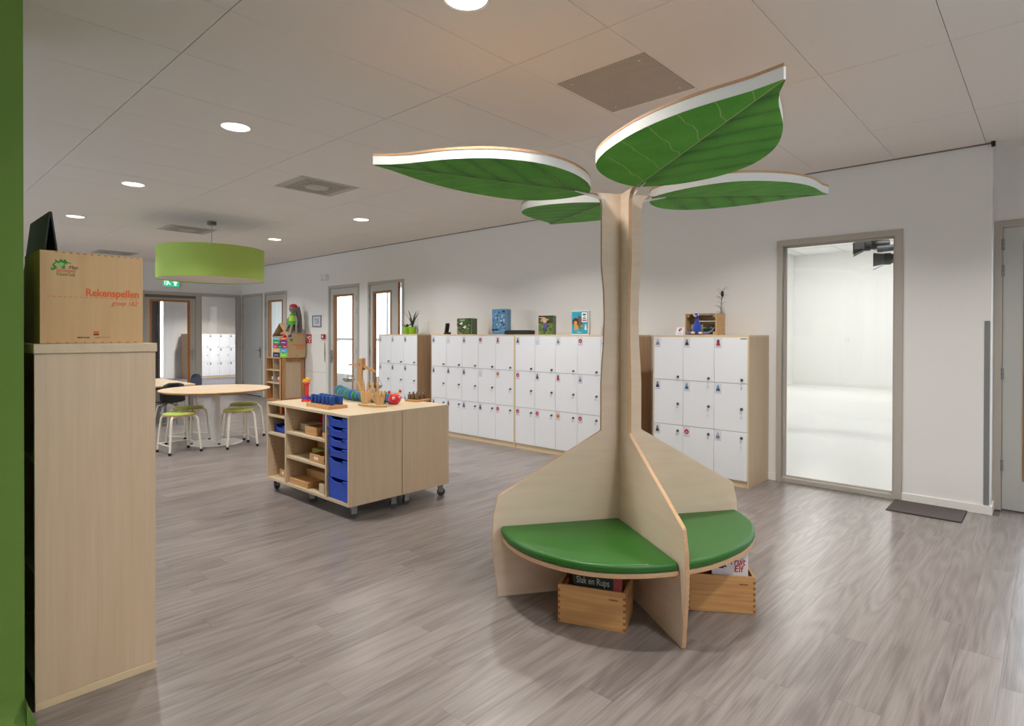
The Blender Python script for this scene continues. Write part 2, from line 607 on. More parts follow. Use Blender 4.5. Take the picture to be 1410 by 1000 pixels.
# green wall beside the camera, coved at the foot
mb = MB()
prof = [(0, 0), (0.045, 0), (0.04, 0.02), (0.022, 0.045), (0.008, 0.075), (0.0, 0.12), (0.0, CEIL), (-1.3, CEIL), (-1.3, 0)]
mb.prism([(u, v) for u, v in prof], lambda u, v, w_: (-2.60 + u, w_, v), YB, 0.362)
mb.prism([(0, 0), (0.03, 0), (0.024, 0.03), (0.008, 0.07), (0, 0.11)], lambda u, v, w_: (w_, 0.362 + u, v), -2.66, -2.56)
skind(mb.build('wall_green', M_greenwall), 'moss green wall end beside the tall cabinet')

# ---------------------------------------------------------------- doors
def hinge(parent, x, z, s=1):
    mb = MB()
    for k, h in ((0, 0.026), (1, 0.03), (2, 0.026)):
        z0 = z - 0.043 + k * 0.03
        mb.lathe([(0.0, z0), (0.0095, z0 + 0.001), (0.0095, z0 + 0.026), (0.0, z0 + 0.027)], 10, (x, -0.012, 0))
    return mb.build('hinge', M_galv, parent)

def lever(parent, x, z, d, y=-0.004):
    mb = MB()
    mb.box(x - 0.021, x + 0.021, y - 0.009, y, z - 0.17, z + 0.06)
    mb.tube([(x, y, z), (x, y - 0.05, z), (x + d * 0.02, y - 0.055, z), (x + d * 0.13, y - 0.055, z)], 0.0095, 10)
    mb.lathe([(0, 0), (0.009, 0.0), (0.009, 0.004), (0, 0.004)], 10, (x, y - 0.013, z - 0.11), axis='y')
    return mb.build('handle', M_steel, parent)

def door(name, label, loc, rz, w, h, glass=None, hinge_side='L', leaf_m=M_leafgrey, fw=0.052, ajar=0.0, handle=True, bottom=0.012, hz=(0.25, 1.05, 1.75, 1.98)):
    d = struct(name, loc, rz, label)
    mb = MB()
    mb.box(0, fw, -0.014, 0.12, 0, h).box(w - fw, w, -0.014, 0.12, 0, h).box(fw, w - fw, -0.014, 0.12, h - fw, h)
    mb.box(fw, fw + 0.016, 0.05, 0.12, 0, h - fw).box(w - fw - 0.016, w - fw, 0.05, 0.12, 0, h - fw)
    mb.build('frame', M_frame, d, bevel=0.002)
    x0, x1, z0, z1 = fw + 0.004, w - fw - 0.004, bottom, h - fw - 0.004
    hx = x0 if hinge_side == 'L' else x1
    lf = MB()
    def lb(a, b, c, e, y0=0.0, y1=0.042):
        lf.box(a - hx, b - hx, y0, y1, c, e)
    if glass:
        g0, g1, gz0, gz1 = glass
        lb(x0, g0, z0, z1); lb(g1, x1, z0, z1); lb(g0, g1, z0, gz0); lb(g0, g1, gz1, z1)
    else:
        lb(x0, x1, z0, z1)
    leaf = lf.build('leaf', leaf_m, d, smooth=None, loc=(hx, 0, 0), rot=(0, 0, ajar))
    if glass:
        b = 0.038
        m2 = MB()
        for (a, e, c, f) in ((g0, g0 + b, gz0, gz1), (g1 - b, g1, gz0, gz1), (g0 + b, g1 - b, gz0, gz0 + b), (g0 + b, g1 - b, gz1 - b, gz1)):
            m2.box(a - hx, e - hx, -0.006, 0.048, c, f)
        m2.build('glazing_bead', M_oak, leaf, smooth=None)
        bx('pane', g0 + b - hx, g1 - b - hx, 0.018, 0.024, gz0 + b, gz1 - b, M_glass, leaf)
    if ajar:
        fx = (x1 if hinge_side == 'L' else x0) - hx
        bx('leaf_edge', fx - 0.002, fx + 0.003, 0.0, 0.042, z0, z1, M_oak, leaf)
    if handle:
        s = -1 if hinge_side == 'L' else 1
        hxx = (x1 - 0.055) if hinge_side == 'L' else (x0 + 0.055)
        lever(leaf, hxx - hx, 1.0, s)
    bx('gap_dark_strip', fw, w - fw, 0.046, 0.1, 0.0, 0.03, M_dark, d)  # dark strip added to block light and stand for the shaded door gap
    for z in hz:
        hinge(d, hx + (-0.002 if hinge_side == 'L' else 0.002), z)
    return d

a, b = DOORS['A']; door('door_1', 'plain grey door in the corner beside the glazed screen', (a, YW, 0), 0, b - a, DH)
a, b = DOORS['B']; door('door_2', 'grey door with narrow oak beaded pane behind the cubby cabinet', (a, YW, 0), 0, b - a, DH, (-12.244 - a, -11.596 - a, 0.26, 2.06), 'L', handle=False)
a, b = DOORS['C']; door('door_3', 'grey door with tall oak beaded pane beside the hose cabinet', (a, YW, 0), 0, b - a, DH, (-9.652 - a, -9.002 - a, 0.26, 2.065), 'R')
a, b = DOORS['D']; door('door_4', 'grey glazed door standing ajar behind the short locker unit', (a, YW, 0), 0, b - a, DH, (-8.404 - a, -7.805 - a, 0.26, 2.065), 'L', ajar=R(-5), handle=False)
door('door_5', 'grey door with oak beaded pane in the recess by the mat', (-0.345, YR, 0), 0, 1.005, 2.245, (0.175, 0.83, 0.245, 2.09), 'L', M_leafgrey, hz=(0.35, 1.06, 1.86, 2.06))

# far screen: door leaf with side light
d = struct('door_6', (XF, 3.72, 0), R(90), 'grey framed glazed door under the green exit sign')
mb = MB()
mb.box(0, 0.06, -0.02, 0.12, 0, 2.225).box(1.03, 1.13, -0.02, 0.12, 0, 2.225).box(0.06, 1.03, -0.02, 0.12, 2.16, 2.225)
mb.build('frame', M_frame, d, bevel=0.003)
lf = MB()
lf.box(0.065, 0.16, 0, 0.04, 0.01, 2.155).box(0.92, 1.025, 0, 0.04, 0.01, 2.155).box(0.16, 0.92, 0, 0.04, 0.01, 0.26).box(0.16, 0.92, 0, 0.04, 2.06, 2.155)
leaf = lf.build('leaf', M_frame, d, smooth=None)
bx('closer_rail', 0.075, 1.015, -0.035, 0.0, 2.10, 2.15, mat('closer_brown', (104, 96, 86), 0.5), leaf)
mb = MB()
for (q, e, c, f) in ((0.16, 0.20, 0.26, 2.06), (0.88, 0.92, 0.26, 2.06), (0.2, 0.88, 0.26, 0.30), (0.2, 0.88, 2.02, 2.06)):
    mb.box(q, e, -0.006, 0.046, c, f)
mb.build('glazing_bead', wood('orange_oak_bead', (190, 124, 62), (160, 96, 42), 'z', 40, 1.2), leaf, smooth=None)
bx('pane', 0.2, 0.88, 0.018, 0.024, 0.30, 2.02, M_glass, leaf)
lever(leaf, 0.975, 0.98, -1)
w = struct('window_2', (XF, 4.85, 0), R(90), 'tall side light showing the lockers in the corridor')
mb = MB()
mb.box(0.0, 0.02, -0.02, 0.12, 0, 2.225).box(0.785, 0.85, -0.02, 0.12, 0, 2.225).box(0.02, 0.785, -0.02, 0.12, 2.165, 2.225).box(0.02, 0.785, -0.02, 0.12, 0, 0.12)
mb.build('frame', M_frame, w, bevel=0.003)
bx('pane', 0.02, 0.785, 0.02, 0.026, 0.12, 2.165, M_glass, w)

# studio window
w = struct('window_1', (WIN[0], YW, 0), 0, 'full height studio window in a grey frame')
W_ = WIN[1] - WIN[0]
mb = MB()
mb.box(0, 0.05, -0.014, 0.12, 0, 2.23).box(W_ - 0.058, W_, -0.014, 0.12, 0, 2.23).box(0.05, W_ - 0.058, -0.014, 0.12, 2.178, 2.23).box(0.05, W_ - 0.058, -0.014, 0.12, 0, 0.042)
mb.build('frame', M_frame, w, bevel=0.002)
mb = MB()
mb.box(0.05, 0.068, 0.03, 0.05, 0.042, 2.178).box(W_ - 0.074, W_ - 0.058, 0.03, 0.05, 0.042, 2.178).box(0.068, W_ - 0.074, 0.03, 0.05, 2.162, 2.178).box(0.068, W_ - 0.074, 0.03, 0.05, 0.042, 0.056)
mb.build('glazing_bead', M_frame, w)
bx('pane', 0.068, W_ - 0.074, 0.052, 0.062, 0.05, 2.168, M_glass, w)

# ---------------------------------------------------------------- rooms beyond the glass
M_studio = mat('studio_white', (236, 236, 234), 0.7)
M_studiofloor = mat('studio_white_floor', (228, 229, 227), 0.35, var=0.015, bscale=3)
SB = 17.28
skind(bx('floor_studio', -5.4, -0.37, YW + 0.12, SB + 0.1, -0.1, 0, M_studiofloor))
skind(bx('ceiling_studio', -5.4, -0.37, YW + 0.12, SB + 0.1, 3.54, 3.65, M_studio))
skind(bx('wall_studio_back', -5.4, -0.37, SB, SB + 0.1, 0, 3.54, M_studio))
skind(bx('wall_studio_left', -5.42, -5.3, YW + 0.12, SB, 0, 3.6, M_studio))
skind(bx('wall_studio_right', -0.465, -0.365, YR + 0.12, SB, 0, 3.54, M_studio))
skind(bx('baseboard_studio', -5.3, -0.47, SB - 0.015, SB, 0, 0.09, M_white))
for x in range(-5, 0):
    bx('ceiling_joint', x - 0.006, x + 0.006, 6.0, SB, 3.536, 3.54, M_frame, bpy.data.objects['ceiling_studio'])
for y in (10, 12, 14, 16):
    bx('ceiling_joint', -5.3, -0.47, y - 0.006, y + 0.006, 3.536, 3.54, M_frame, bpy.data.objects['ceiling_studio'])
o = tag(bx('wall_socket', -4.02, -3.92, SB - 0.02, SB, 1.18, 1.28, M_white, None, 0.004), 'small white wall socket on the studio back wall', 'socket')

skind(bx('ground_terrace', -0.36, 3.0, YR + 0.12, 14, -0.14, -0.05, mat('paving', (150, 146, 140), 0.9)))
# glazed porch behind the classroom doors
YP = 7.6
skind(bx('floor_porch', XF, -5.42, YW + 0.12, YP + 0.12, -0.1, 0, mat('porch_floor', (150, 138, 130), 0.5)))
skind(bx('ceiling_porch', XF, -5.42, YW + 0.12, YP + 0.12, 2.81, 2.9, M_tile))
wall('wall_porch_window', XF, -5.42, 0, 3.6, [(-13.4, -6.6, 0.35, 2.4)], 'x', YP, YP + 0.12, M_wall)
skind(bx('wall_porch_left', XF - 0.12, XF, YW + 0.12, YP + 0.12, 0, 2.9, M_wall))
w = struct('window_4', (0, YP, 0))
for k in range(6):
    bx('mullion', -13.4 + k * 1.348, -13.34 + k * 1.348, 0.03, 0.09, 0.35, 2.4, M_white, w)
for z in (0.35, 1.2, 2.34):
    bx('rail', -13.4, -6.6, 0.03, 0.09, z, z + 0.06, M_white, w)
M_bark = mat('hedge_green', (70, 110, 60), 0.9, var=0.3, bscale=6)
o = tag(bx('hedge', -13.3, -5.7, 10.2, 11.0, -0.1, 1.3, M_bark, None, 0.05), 'clipped green hedge outside beyond the porch window', 'hedge')
skind(bx('ground_outside', -13.4, -5.6, YP + 0.12, 20, -0.14, -0.1, mat('paving', (150, 146, 140), 0.9)))

# corridor beyond the far screen
M_carpet = mat('slate_carpet', (92, 92, 100), 0.95, bump=0.4, bscale=300)
skind(bx('floor_corridor', -20.2, XF - 0.12, 0, 8.3, -0.1, 0, M_carpet))
skind(bx('ceiling_corridor', -20.2, XF - 0.12, 0, 8.3, 2.81, 2.9, M_tile))
wall('wall_corridor_end', 0, 8.3, 0, 2.9, [(5.90, 5.985, 0.05, 2.7)], 'y', -19.75, -19.62, M_wall)
skind(bx('wall_corridor_right', -19.6, XF - 0.12, 8.18, 8.3, 0, 2.81, M_wall))
skind(bx('wall_corridor_left', -19.6, XF - 0.12, 0.4, 0.5, 0, 2.81, M_wall))
skind(bx('wall_pillar', -15.08, -14.95, 4.30, 4.42, 0, 2.81, mat('dark_pillar', (74, 76, 80), 0.5)))
skind(bx('wall_pillar', -15.08, -14.95, 4.445, 4.49, 0, 2.81, mat('dark_pillar_edge', (96, 92, 90), 0.5)))

# ================================================================ lamps and ceiling fittings
def downlight(x, y, label, z=CEIL, watts=DOWN_W, group='recessed ceiling downlights'):
    t = thing('downlight', label, 'downlight', (x, y, z), 0, group)
    MB().lathe([(0.092, 0.004), (0.106, 0.004), (0.106, -0.004), (0.099, -0.006), (0.092, -0.003)], 36, caps=False).build('trim_ring', M_white, t)
    MB().lathe([(0.0, -0.001), (0.092, -0.001), (0.092, 0.003), (0, 0.003)], 36).build('diffuser', mat('lit_diffuser', (255, 250, 240), 0.5, emit=6.0), t)
    area_light('downlight_beam', (0, 0, -0.0045), (0, 0, 0), 0.182, 0, watts, DOWN_COL, spread=DOWN_SPREAD, parent=t, disk=True)
    return t
for k in range(-1, 5):
    x = -1.877 - 2.362 * k
    near = {0: 'lit round downlight in the ceiling above the tree seat', 1: 'lit round downlight between the tree seat and the trolleys'}
    downlight(x, 1.75, near.get(k, 'lit round downlight in the ceiling row along the open floor'))
for k in range(-1, 5):
    x = -1.78 - 2.352 * k
    downlight(x, 4.237, 'lit round downlight in the ceiling row nearest the lockers', group='downlights in front of the lockers')
for x in (0.5,):
    downlight(x, -1.2, 'lit round downlight in the ceiling near the small side window', group='downlights by the side window')
for x, y in ((-15.5, 4.0), (-17.5, 6.8)):  # lamps added to brighten the corridor behind the far screen
    downlight(x, y, 'round downlight added to light the corridor beyond the screen', group='added corridor lamps', watts=130)
for x, y in ((-4.1, 15.0), (-2.5, 15.0), (-3.3, 11.0), (-1.1, 8.6)):  # lamps added and placed to brighten the studio walls and floor
    t = thing('added_studio_lamp', 'flat round light added to brighten the white studio', 'light', (x, y, 3.536), 0, 'added studio lamps')
    MB().lathe([(0, 0), (0.16, 0), (0.16, -0.012), (0, -0.012)], 32).build('diffuser', mat('added_lamp_diffuser', (255, 255, 252), 0.5, emit=8.0), t)
    area_light('added_studio_beam', (0, 0, -0.014), (0, 0, 0), 0.3, 0, STUDIO_W / 4, (1.0, 0.99, 0.975), parent=t, disk=True)

# perforated grille tile
def perforated():
    m = bpy.data.materials.new('perforated_metal')
    m.use_nodes = True
    nt = m.node_tree; N, L = nt.nodes.new, nt.links.new
    b = nt.nodes['Principled BSDF']
    tc = N('ShaderNodeTexCoord')
    mp = N('ShaderNodeMapping'); mp.inputs['Scale'].default_value = (1, 1, 0); mp.inputs['Rotation'].default_value = (0, 0, R(45))
    L(tc.outputs['Object'], mp.inputs['Vector'])
    v = N('ShaderNodeTexVoronoi'); v.inputs['Scale'].default_value = 105; v.inputs['Randomness'].default_value = 0
    L(mp.outputs[0], v.inputs['Vector'])
    rp = N('ShaderNodeValToRGB')
    rp.color_ramp.elements[0].position = 0.30; rp.color_ramp.elements[0].color = lin((92, 85, 78))
    rp.color_ramp.elements[1].position = 0.40; rp.color_ramp.elements[1].color = lin((210, 202, 192))
    L(v.outputs['Distance'], rp.inputs['Fac']); L(rp.outputs['Color'], b.inputs['Base Color'])
    b.inputs['Roughness'].default_value = 0.6
    MATS['perforated_metal'] = m
    return m
M_perf = perforated()
t = thing('ceiling_grille', 'square perforated metal grille in the ceiling above the tree leaves', 'vent', (-1.842, 2.99, CEIL))
bx('plate', -0.283, 0.283, -0.292, 0.292, -0.004, 0.002, M_perf, t)
for sx in (-1, 1):
    for sy in (-1, 1):
        MB().lathe([(0, -0.006), (0.006, -0.005), (0.006, -0.003), (0, -0.003)], 10, (sx * 0.22, sy * 0.23, 0)).build('screw', M_white, t)
M_vent = mat('grey_vent_metal', (190, 186, 180), 0.6)
def diffuser(x, y, label):
    t = thing('ceiling_diffuser', label, 'vent', (x, y, CEIL), 0, 'square air diffusers')
    mb = MB()
    mb.prism(rect(-0.275, 0.275, -0.305, 0.305), lambda u, v, w_: (u, v, w_), -0.003, 0.003)
    mb.build('plate', M_vent, t)
    mb = MB()
    for k in range(4):
        s0, s1 = 0.225 - k * 0.035, 0.208 - k * 0.035
        q0, q1 = s0, s1
        for (x0, x1, y0, y1) in ((-q0, q0, -q0, -q1), (-q0, q0, q1, q0), (-q0, -q1, -q1, q1), (q1, q0, -q1, q1)):
            mb.box(x0, x1, y0, y1, -0.008 - 0.001 * k, -0.003)
    mb.build('louvre', mat('grey_vent_louvre', (172, 168, 161), 0.6), t)
    MB().lathe([(0, -0.014), (0.10, -0.014), (0.115, -0.010), (0.115, -0.003), (0, -0.003)], 32).build('disc', M_vent, t)
    return t
diffuser(-5.365, 3.0, 'square air diffuser with round centre disc in the ceiling')
diffuser(-8.915, 3.02, 'grey square air diffuser above the lime pendant lamp')
diffuser(-12.45, 3.02, 'grey square air diffuser far beyond the lime pendant lamp')

# lime drum pendant
t = thing('pendant_lamp', 'large lime green fabric drum pendant over the round table', 'lamp', (-8.05, 3.02, 2.05))
Rr = 0.627
MB().lathe([(Rr - 0.004, 0.004), (Rr, 0.0), (Rr + 0.002, 0.004), (Rr + 0.002, 0.396), (Rr, 0.40), (Rr - 0.004, 0.396), (Rr - 0.004, 0.004)], 96, caps=False).build('shade', M_lime, t, 50)
MB().lathe([(0, 0.012), (Rr - 0.005, 0.012), (Rr - 0.005, 0.018), (0, 0.018)], 96).build('diffuser', mat('white_acrylic', (216, 214, 206), 0.5), t)
MB().lathe([(0, 0.37), (Rr - 0.005, 0.37), (Rr - 0.005, 0.374), (0, 0.374)], 64).build('top_diffuser', mat('white_acrylic', (216, 214, 206), 0.5), t)
MB().tube([(0, 0, 0.374), (0, 0, 0.735)], 0.004, 8).build('cord', M_steel, t)
MB().lathe([(0, 0.715), (0.05, 0.715), (0.055, 0.72), (0.055, 0.76), (0, 0.76)], 24).build('canopy', mat('brushed_nickel', (120, 112, 100), 0.4, 0.6), t)

# exit sign on the far wall
t = thing('exit_sign', 'small lit green exit sign on the far wall above the glazed door', 'sign', (XF, 4.115, 2.335), R(90))
bx('housing', -0.02, 0.315, -0.05, 0, -0.015, 0.17, M_white, t, 0.004)
M_exit = mat('exit_green', (20, 190, 140), 0.5, emit=1.2)
M_exitw = mat('exit_white', (245, 255, 250), 0.5, emit=1.2)
bx('face', 0.0, 0.295, -0.052, -0.05, 0.0, 0.155, M_exit, t)
mb = MB()
P = lambda u, v, w_: (u, -0.0523 - w_, v)
for poly in (rect(0.02, 0.035, 0.03, 0.13), rect(0.06, 0.10, 0.06, 0.11), ell(0.10, 0.125, 0.012, 0.014, 10), [(0.05, 0.02), (0.068, 0.02), (0.09, 0.06), (0.07, 0.065)], [(0.1, 0.06), (0.13, 0.03), (0.14, 0.04), (0.105, 0.08)],
             [(0.225, 0.14), (0.275, 0.085), (0.245, 0.085), (0.245, 0.02), (0.205, 0.02), (0.205, 0.085), (0.175, 0.085)]):
    mb.face([P(u, v, 0) for u, v in poly])
mb.build('pictogram', M_exitw, t, smooth=None)

# theatre lamps seen through the studio window
def theatre_lamp(x, y, z, rz, tilt, label):
    t = thing('theatre_lamp', label, 'lamp', (x, y, z), rz, 'black theatre lamps in the studio')
    t.rotation_euler = (tilt, 0, rz)
    MB().lathe([(0.045, -0.16), (0.06, -0.15), (0.06, 0.05), (0.075, 0.06), (0.075, 0.13), (0.06, 0.14), (0.0, 0.10)], 20, axis='x').build('body', M_black, t)
    mb = MB()
    for s in (-1, 1):
        mb.face([(0.13, s * 0.07, -0.06), (0.13, s * 0.07, 0.06), (0.25, s * 0.13, 0.08), (0.25, s * 0.13, -0.08)])
        mb.face([(0.13, -0.06, s * 0.07), (0.13, 0.06, s * 0.07), (0.25, 0.08, s * 0.13), (0.25, -0.08, s * 0.13)])
    mb.build('barn_door', M_black, t, smooth=None)
    MB().tube([(0, -0.09, 0), (0, -0.09, 0.13), (0, 0, 0.16), (0, 0.09, 0.13), (0, 0.09, 0)], 0.012, 6).build('yoke', M_black, t)
    return t
theatre_lamp(-1.74, 9.0, 2.55, R(196), R(8), 'black theatre lamp hanging apart in the studio')
theatre_lamp(-1.47, 8.8, 2.33, R(190), R(-10), 'black theatre lamp clamped on the grey studio bar')
t = thing('lamp_bar', 'grey pipe bar with clamps hung from the studio ceiling', 'bar', (0, 0, 0))
MB().tube([(-1.66, 8.7, 2.45), (-0.9, 8.75, 2.49)], 0.04, 12).build('pipe', mat('grey_pipe', (86, 90, 92), 0.5), t)
MB().tube([(-1.42, 8.7, 2.45), (-1.42, 8.7, 3.54)], 0.02, 8).build('hanger', M_black, t)
MB().tube([(-1.74, 9.0, 2.70), (-1.74, 9.0, 3.54)], 0.015, 8).build('hanger', M_black, t)
MB().tube([(-1.62, 8.8, 2.64), (-1.5, 8.75, 2.6), (-1.42, 8.7, 2.47)], 0.012, 8).build('cable', M_black, t)

# ================================================================ the tree seat
def leaf_print():
    m = bpy.data.materials.new('printed_green_leaf')
    m.use_nodes = True
    nt = m.node_tree; N, L = nt.nodes.new, nt.links.new
    b = nt.nodes['Principled BSDF']; b.inputs['Roughness'].default_value = 0.75
    tc = N('ShaderNodeTexCoord'); sp = N('ShaderNodeSeparateXYZ')
    L(tc.outputs['Object'], sp.inputs[0])
    def mt(op, a, bb=None, c=None):
        q = N('ShaderNodeMath'); q.operation = op
        for i, x in enumerate((a, bb, c)):
            if x is None: continue
            if isinstance(x, (int, float)): q.inputs[i].default_value = x
            else: L(x, q.inputs[i])
        return q.outputs[0]
    def noise(scale, detail=3):
        n = N('ShaderNodeTexNoise'); n.inputs['Scale'].default_value = scale; n.inputs['Detail'].default_value = detail
        L(tc.outputs['Object'], n.inputs['Vector']); return n.outputs['Fac']
    s, t = sp.outputs['X'], sp.outputs['Y']
    at = mt('ABSOLUTE', t)
    wob = mt('MULTIPLY', mt('SUBTRACT', noise(7, 2), 0.5), 0.09)
    # side veins leave the midrib and sweep towards the tip
    q = mt('ADD', mt('SUBTRACT', s, mt('MULTIPLY', mt('POWER', at, 0.85), 0.75)), wob)
    ph = mt('FRACT', mt('MULTIPLY', q, 5.6))
    dv = mt('ABSOLUTE', mt('SUBTRACT', ph, 0.5))
    vein = mt('LESS_THAN', dv, 0.016)
    vein_half = mt('MULTIPLY', vein, mt('LESS_THAN', t, 0.0))
    vein_other = mt('MULTIPLY', mt('MULTIPLY', vein, mt('GREATER_THAN', t, 0.0)), mt('LESS_THAN', s, 0.5))
    vein_all = mt('ADD', vein_half, mt('MULTIPLY', vein_other, 0.6))
    rib = mt('LESS_THAN', at, 0.0028)
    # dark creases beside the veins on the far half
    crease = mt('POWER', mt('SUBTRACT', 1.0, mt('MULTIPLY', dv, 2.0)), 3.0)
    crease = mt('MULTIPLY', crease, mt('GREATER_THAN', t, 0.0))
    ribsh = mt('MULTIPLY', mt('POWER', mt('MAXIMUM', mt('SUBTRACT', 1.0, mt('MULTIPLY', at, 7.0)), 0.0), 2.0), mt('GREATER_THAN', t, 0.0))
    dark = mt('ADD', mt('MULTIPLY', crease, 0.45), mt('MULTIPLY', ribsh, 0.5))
    base = N('ShaderNodeValToRGB')
    base.color_ramp.elements[0].position = 0.3; base.color_ramp.elements[0].color = lin((60, 148, 34))
    base.color_ramp.elements[1].position = 0.7; base.color_ramp.elements[1].color = lin((104, 186, 60))
    L(mt('MULTIPLY_ADD', noise(160, 2), 0.35, mt('MULTIPLY', noise(5, 3), 0.65)), base.inputs['Fac'])
    def mix(fac, a, c):
        k = N('ShaderNodeMix'); k.data_type = 'RGBA'
        L(fac, k.inputs['Factor']); L(a, k.inputs['A']); k.inputs['B'].default_value = lin(c)
        return k.outputs['Result']
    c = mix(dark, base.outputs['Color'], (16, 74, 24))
    c = mix(mt('MULTIPLY', vein_all, 0.55), c, (190, 206, 130))
    c = mix(mt('MULTIPLY', rib, 0.6), c, (196, 206, 120))
    L(c, b.inputs['Base Color'])
    MATS['printed_green_leaf'] = m
    return m
M_leaf = leaf_print()
M_foam = mat('white_leaf_foam', (236, 238, 236), 0.7, bump=0.2, bscale=220)

TREE = (-1.735, 2.771, 0)
t = thing('tree_bench', 'plywood tree bench with four big green leaves and round green cushions', 'bench', TREE, R(-124.5))
TH = 0.010
half = [(0.682, 0), (0.692, 0.08), (0.704, 0.18), (0.711, 0.27), (0.712, 0.33), (0.706, 0.42), (0.684, 0.515), (0.676, 0.524),
        (0.122, 0.838), (0.117, 0.843), (0.116, 0.86), (0.116, 1.10), (0.112, 1.18), (0.103, 1.30), (0.098, 1.45), (0.103, 1.60), (0.113, 1.70), (0.116, 1.76),
        (0.116, 2.04), (0.12, 2.075), (0.132, 2.10), (0.155, 2.117), (0.23, 2.119)]
full = [(-u, v) for u, v in half][::-1] + half
full = [(u, v) for u, v in full]
mb = MB().prism(full, lambda u, v, w_: (u, w_, v), -TH, TH, 0, 0, 1)
mb.build('trunk_panel', [M_ply, M_edge], t, smooth=None, bevel=0.0012, seg=1)
hp = [(TH + 0.0005, 0)] + half + [(TH + 0.0005, 2.119)]
M_ply_y = wood('birch_ply_face_crosswise', (228, 208, 186), (218, 196, 172), 'y', 12, 1.6, 0.5, (0.2, 0.8))
for sgn in (1, -1):
    MB().prism(hp, lambda u, v, w_: (w_, sgn * u, v), -TH, TH, 0, 0, 1).build('trunk_wing', [M_ply_y, M_edge], t, smooth=None, bevel=0.0012, seg=1)
lo = [(0.185, 0), (0.20, 0.06), (0.225, 0.125), (0.27, 0.2), (0.35, 0.285), (0.43, 0.34), (0.52, 0.378), (0.62, 0.392), (0.73, 0.38), (0.83, 0.346), (0.93, 0.288), (1.01, 0.23), (1.09, 0.158), (1.16, 0.094), (1.23, 0.045), (1.315, 0.004)]
hi = [(1.315, -0.004), (1.24, -0.045), (1.18, -0.092), (1.1, -0.157), (1.01, -0.218), (0.9, -0.273), (0.8, -0.308), (0.68, -0.332), (0.58, -0.342), (0.48, -0.334), (0.4, -0.30), (0.32, -0.235), (0.26, -0.165), (0.21, -0.08)]
def smooth_poly(pts, it=1):
    for _ in range(it):
        q = []
        for k in range(len(pts)):
            a, b = pts[k], pts[(k + 1) % len(pts)]
            tip = (abs(a[0] - 1.315) < 1e-6) or (abs(b[0] - 1.315) < 1e-6)
            if tip:
                q.append(a)
            else:
                q += [(a[0] * 0.75 + b[0] * 0.25, a[1] * 0.75 + b[1] * 0.25), (a[0] * 0.25 + b[0] * 0.75, a[1] * 0.25 + b[1] * 0.75)]
        pts = q
    return pts
outline = smooth_poly(lo + hi, 1)
LP = lambda u, v, w_: (u, v, 2.105 + 0.068 * u + w_)
core_me = MB().prism(outline, LP, 0.0, 0.042).mesh('leaf', M_foam, 30)
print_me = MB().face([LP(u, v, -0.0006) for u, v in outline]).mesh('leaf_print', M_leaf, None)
top_me = MB().prism([(u * 1.0 + 0.001, v * 1.003) for u, v in outline], LP, 0.0425, 0.0535, 1, 1, 0).mesh('plywood_top', [M_edge, wood('leaf_top_ply', (214, 178, 134), (196, 156, 112), 'x', 12, 1.6)], 30)
brk_me = MB().prism([(0.105, -0.016), (0.27, 0.0), (0.27, -0.004), (0.12, -0.03), (0.105, -0.09)], lambda u, v, w_: (u, w_, 2.105 + 0.068 * u + v), 0.0105, 0.0135).mesh('bracket', M_white, None)
plate_me = MB().prism(rect(0.15, 0.42, 0.0105, 0.05), LP, -0.0035, -0.0008).mesh('bracket_plate', M_white, None)
for k in range(4):
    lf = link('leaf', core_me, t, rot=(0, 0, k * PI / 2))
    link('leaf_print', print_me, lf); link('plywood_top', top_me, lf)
    b = link('bracket', brk_me, t, rot=(0, 0, k * PI / 2))
# seats: hand cut quarter discs, edge radius by angle round the trunk
EDGE = [(0, .668), (11, .686), (30, .704), (45, .711), (55, .711), (65, .701), (75, .684), (90, .664), (100, .659), (110, .652), (120, .652), (138, .668), (160, .688), (180, .69), (225, .68), (270, .68), (315, .68), (360, .668)]
def edge_r(a):
    for (a0, r0), (a1, r1) in zip(EDGE, EDGE[1:]):
        if a0 <= a <= a1:
            u = (a - a0) / (a1 - a0)
            return r0 + (r1 - r0) * u
def sector(k, grow, off, n=26):
    pts = [(off, off)]
    for q in range(n + 1):
        m_ = q / n
        r_ = edge_r(k * 90 + 90 * m_) + grow
        a0 = math.asin(off / r_)
        a = a0 + (PI / 2 - 2 * a0) * m_
        pts.append((r_ * math.cos(a), r_ * math.sin(a)))
    return pts
for k in range(4):
    MB().prism(sector(k, 0.0, 0.0115), lambda u, v, w_: (u, v, w_), 0.310, 0.328, 1, 1, 0).build('seat_board', [M_edge, M_ply], t, 30, rot=(0, 0, k * PI / 2))
    MB().prism(sector(k, 0.002, 0.014), lambda u, v, w_: (u, v, w_), 0.3285, 0.368).build('seat_cushion', M_cushion, t, 30, 0.014, 4, rot=(0, 0, k * PI / 2))
for sgn in (1, -1):
    for sx in (1, -1):
        o = bx('support_block', sx * 0.0105 if sx > 0 else -0.0285, 0.0285 if sx > 0 else -0.0105, min(sgn * 0.20, sgn * 0.62), max(sgn * 0.20, sgn * 0.63), 0.286, 0.310, M_beech, t)

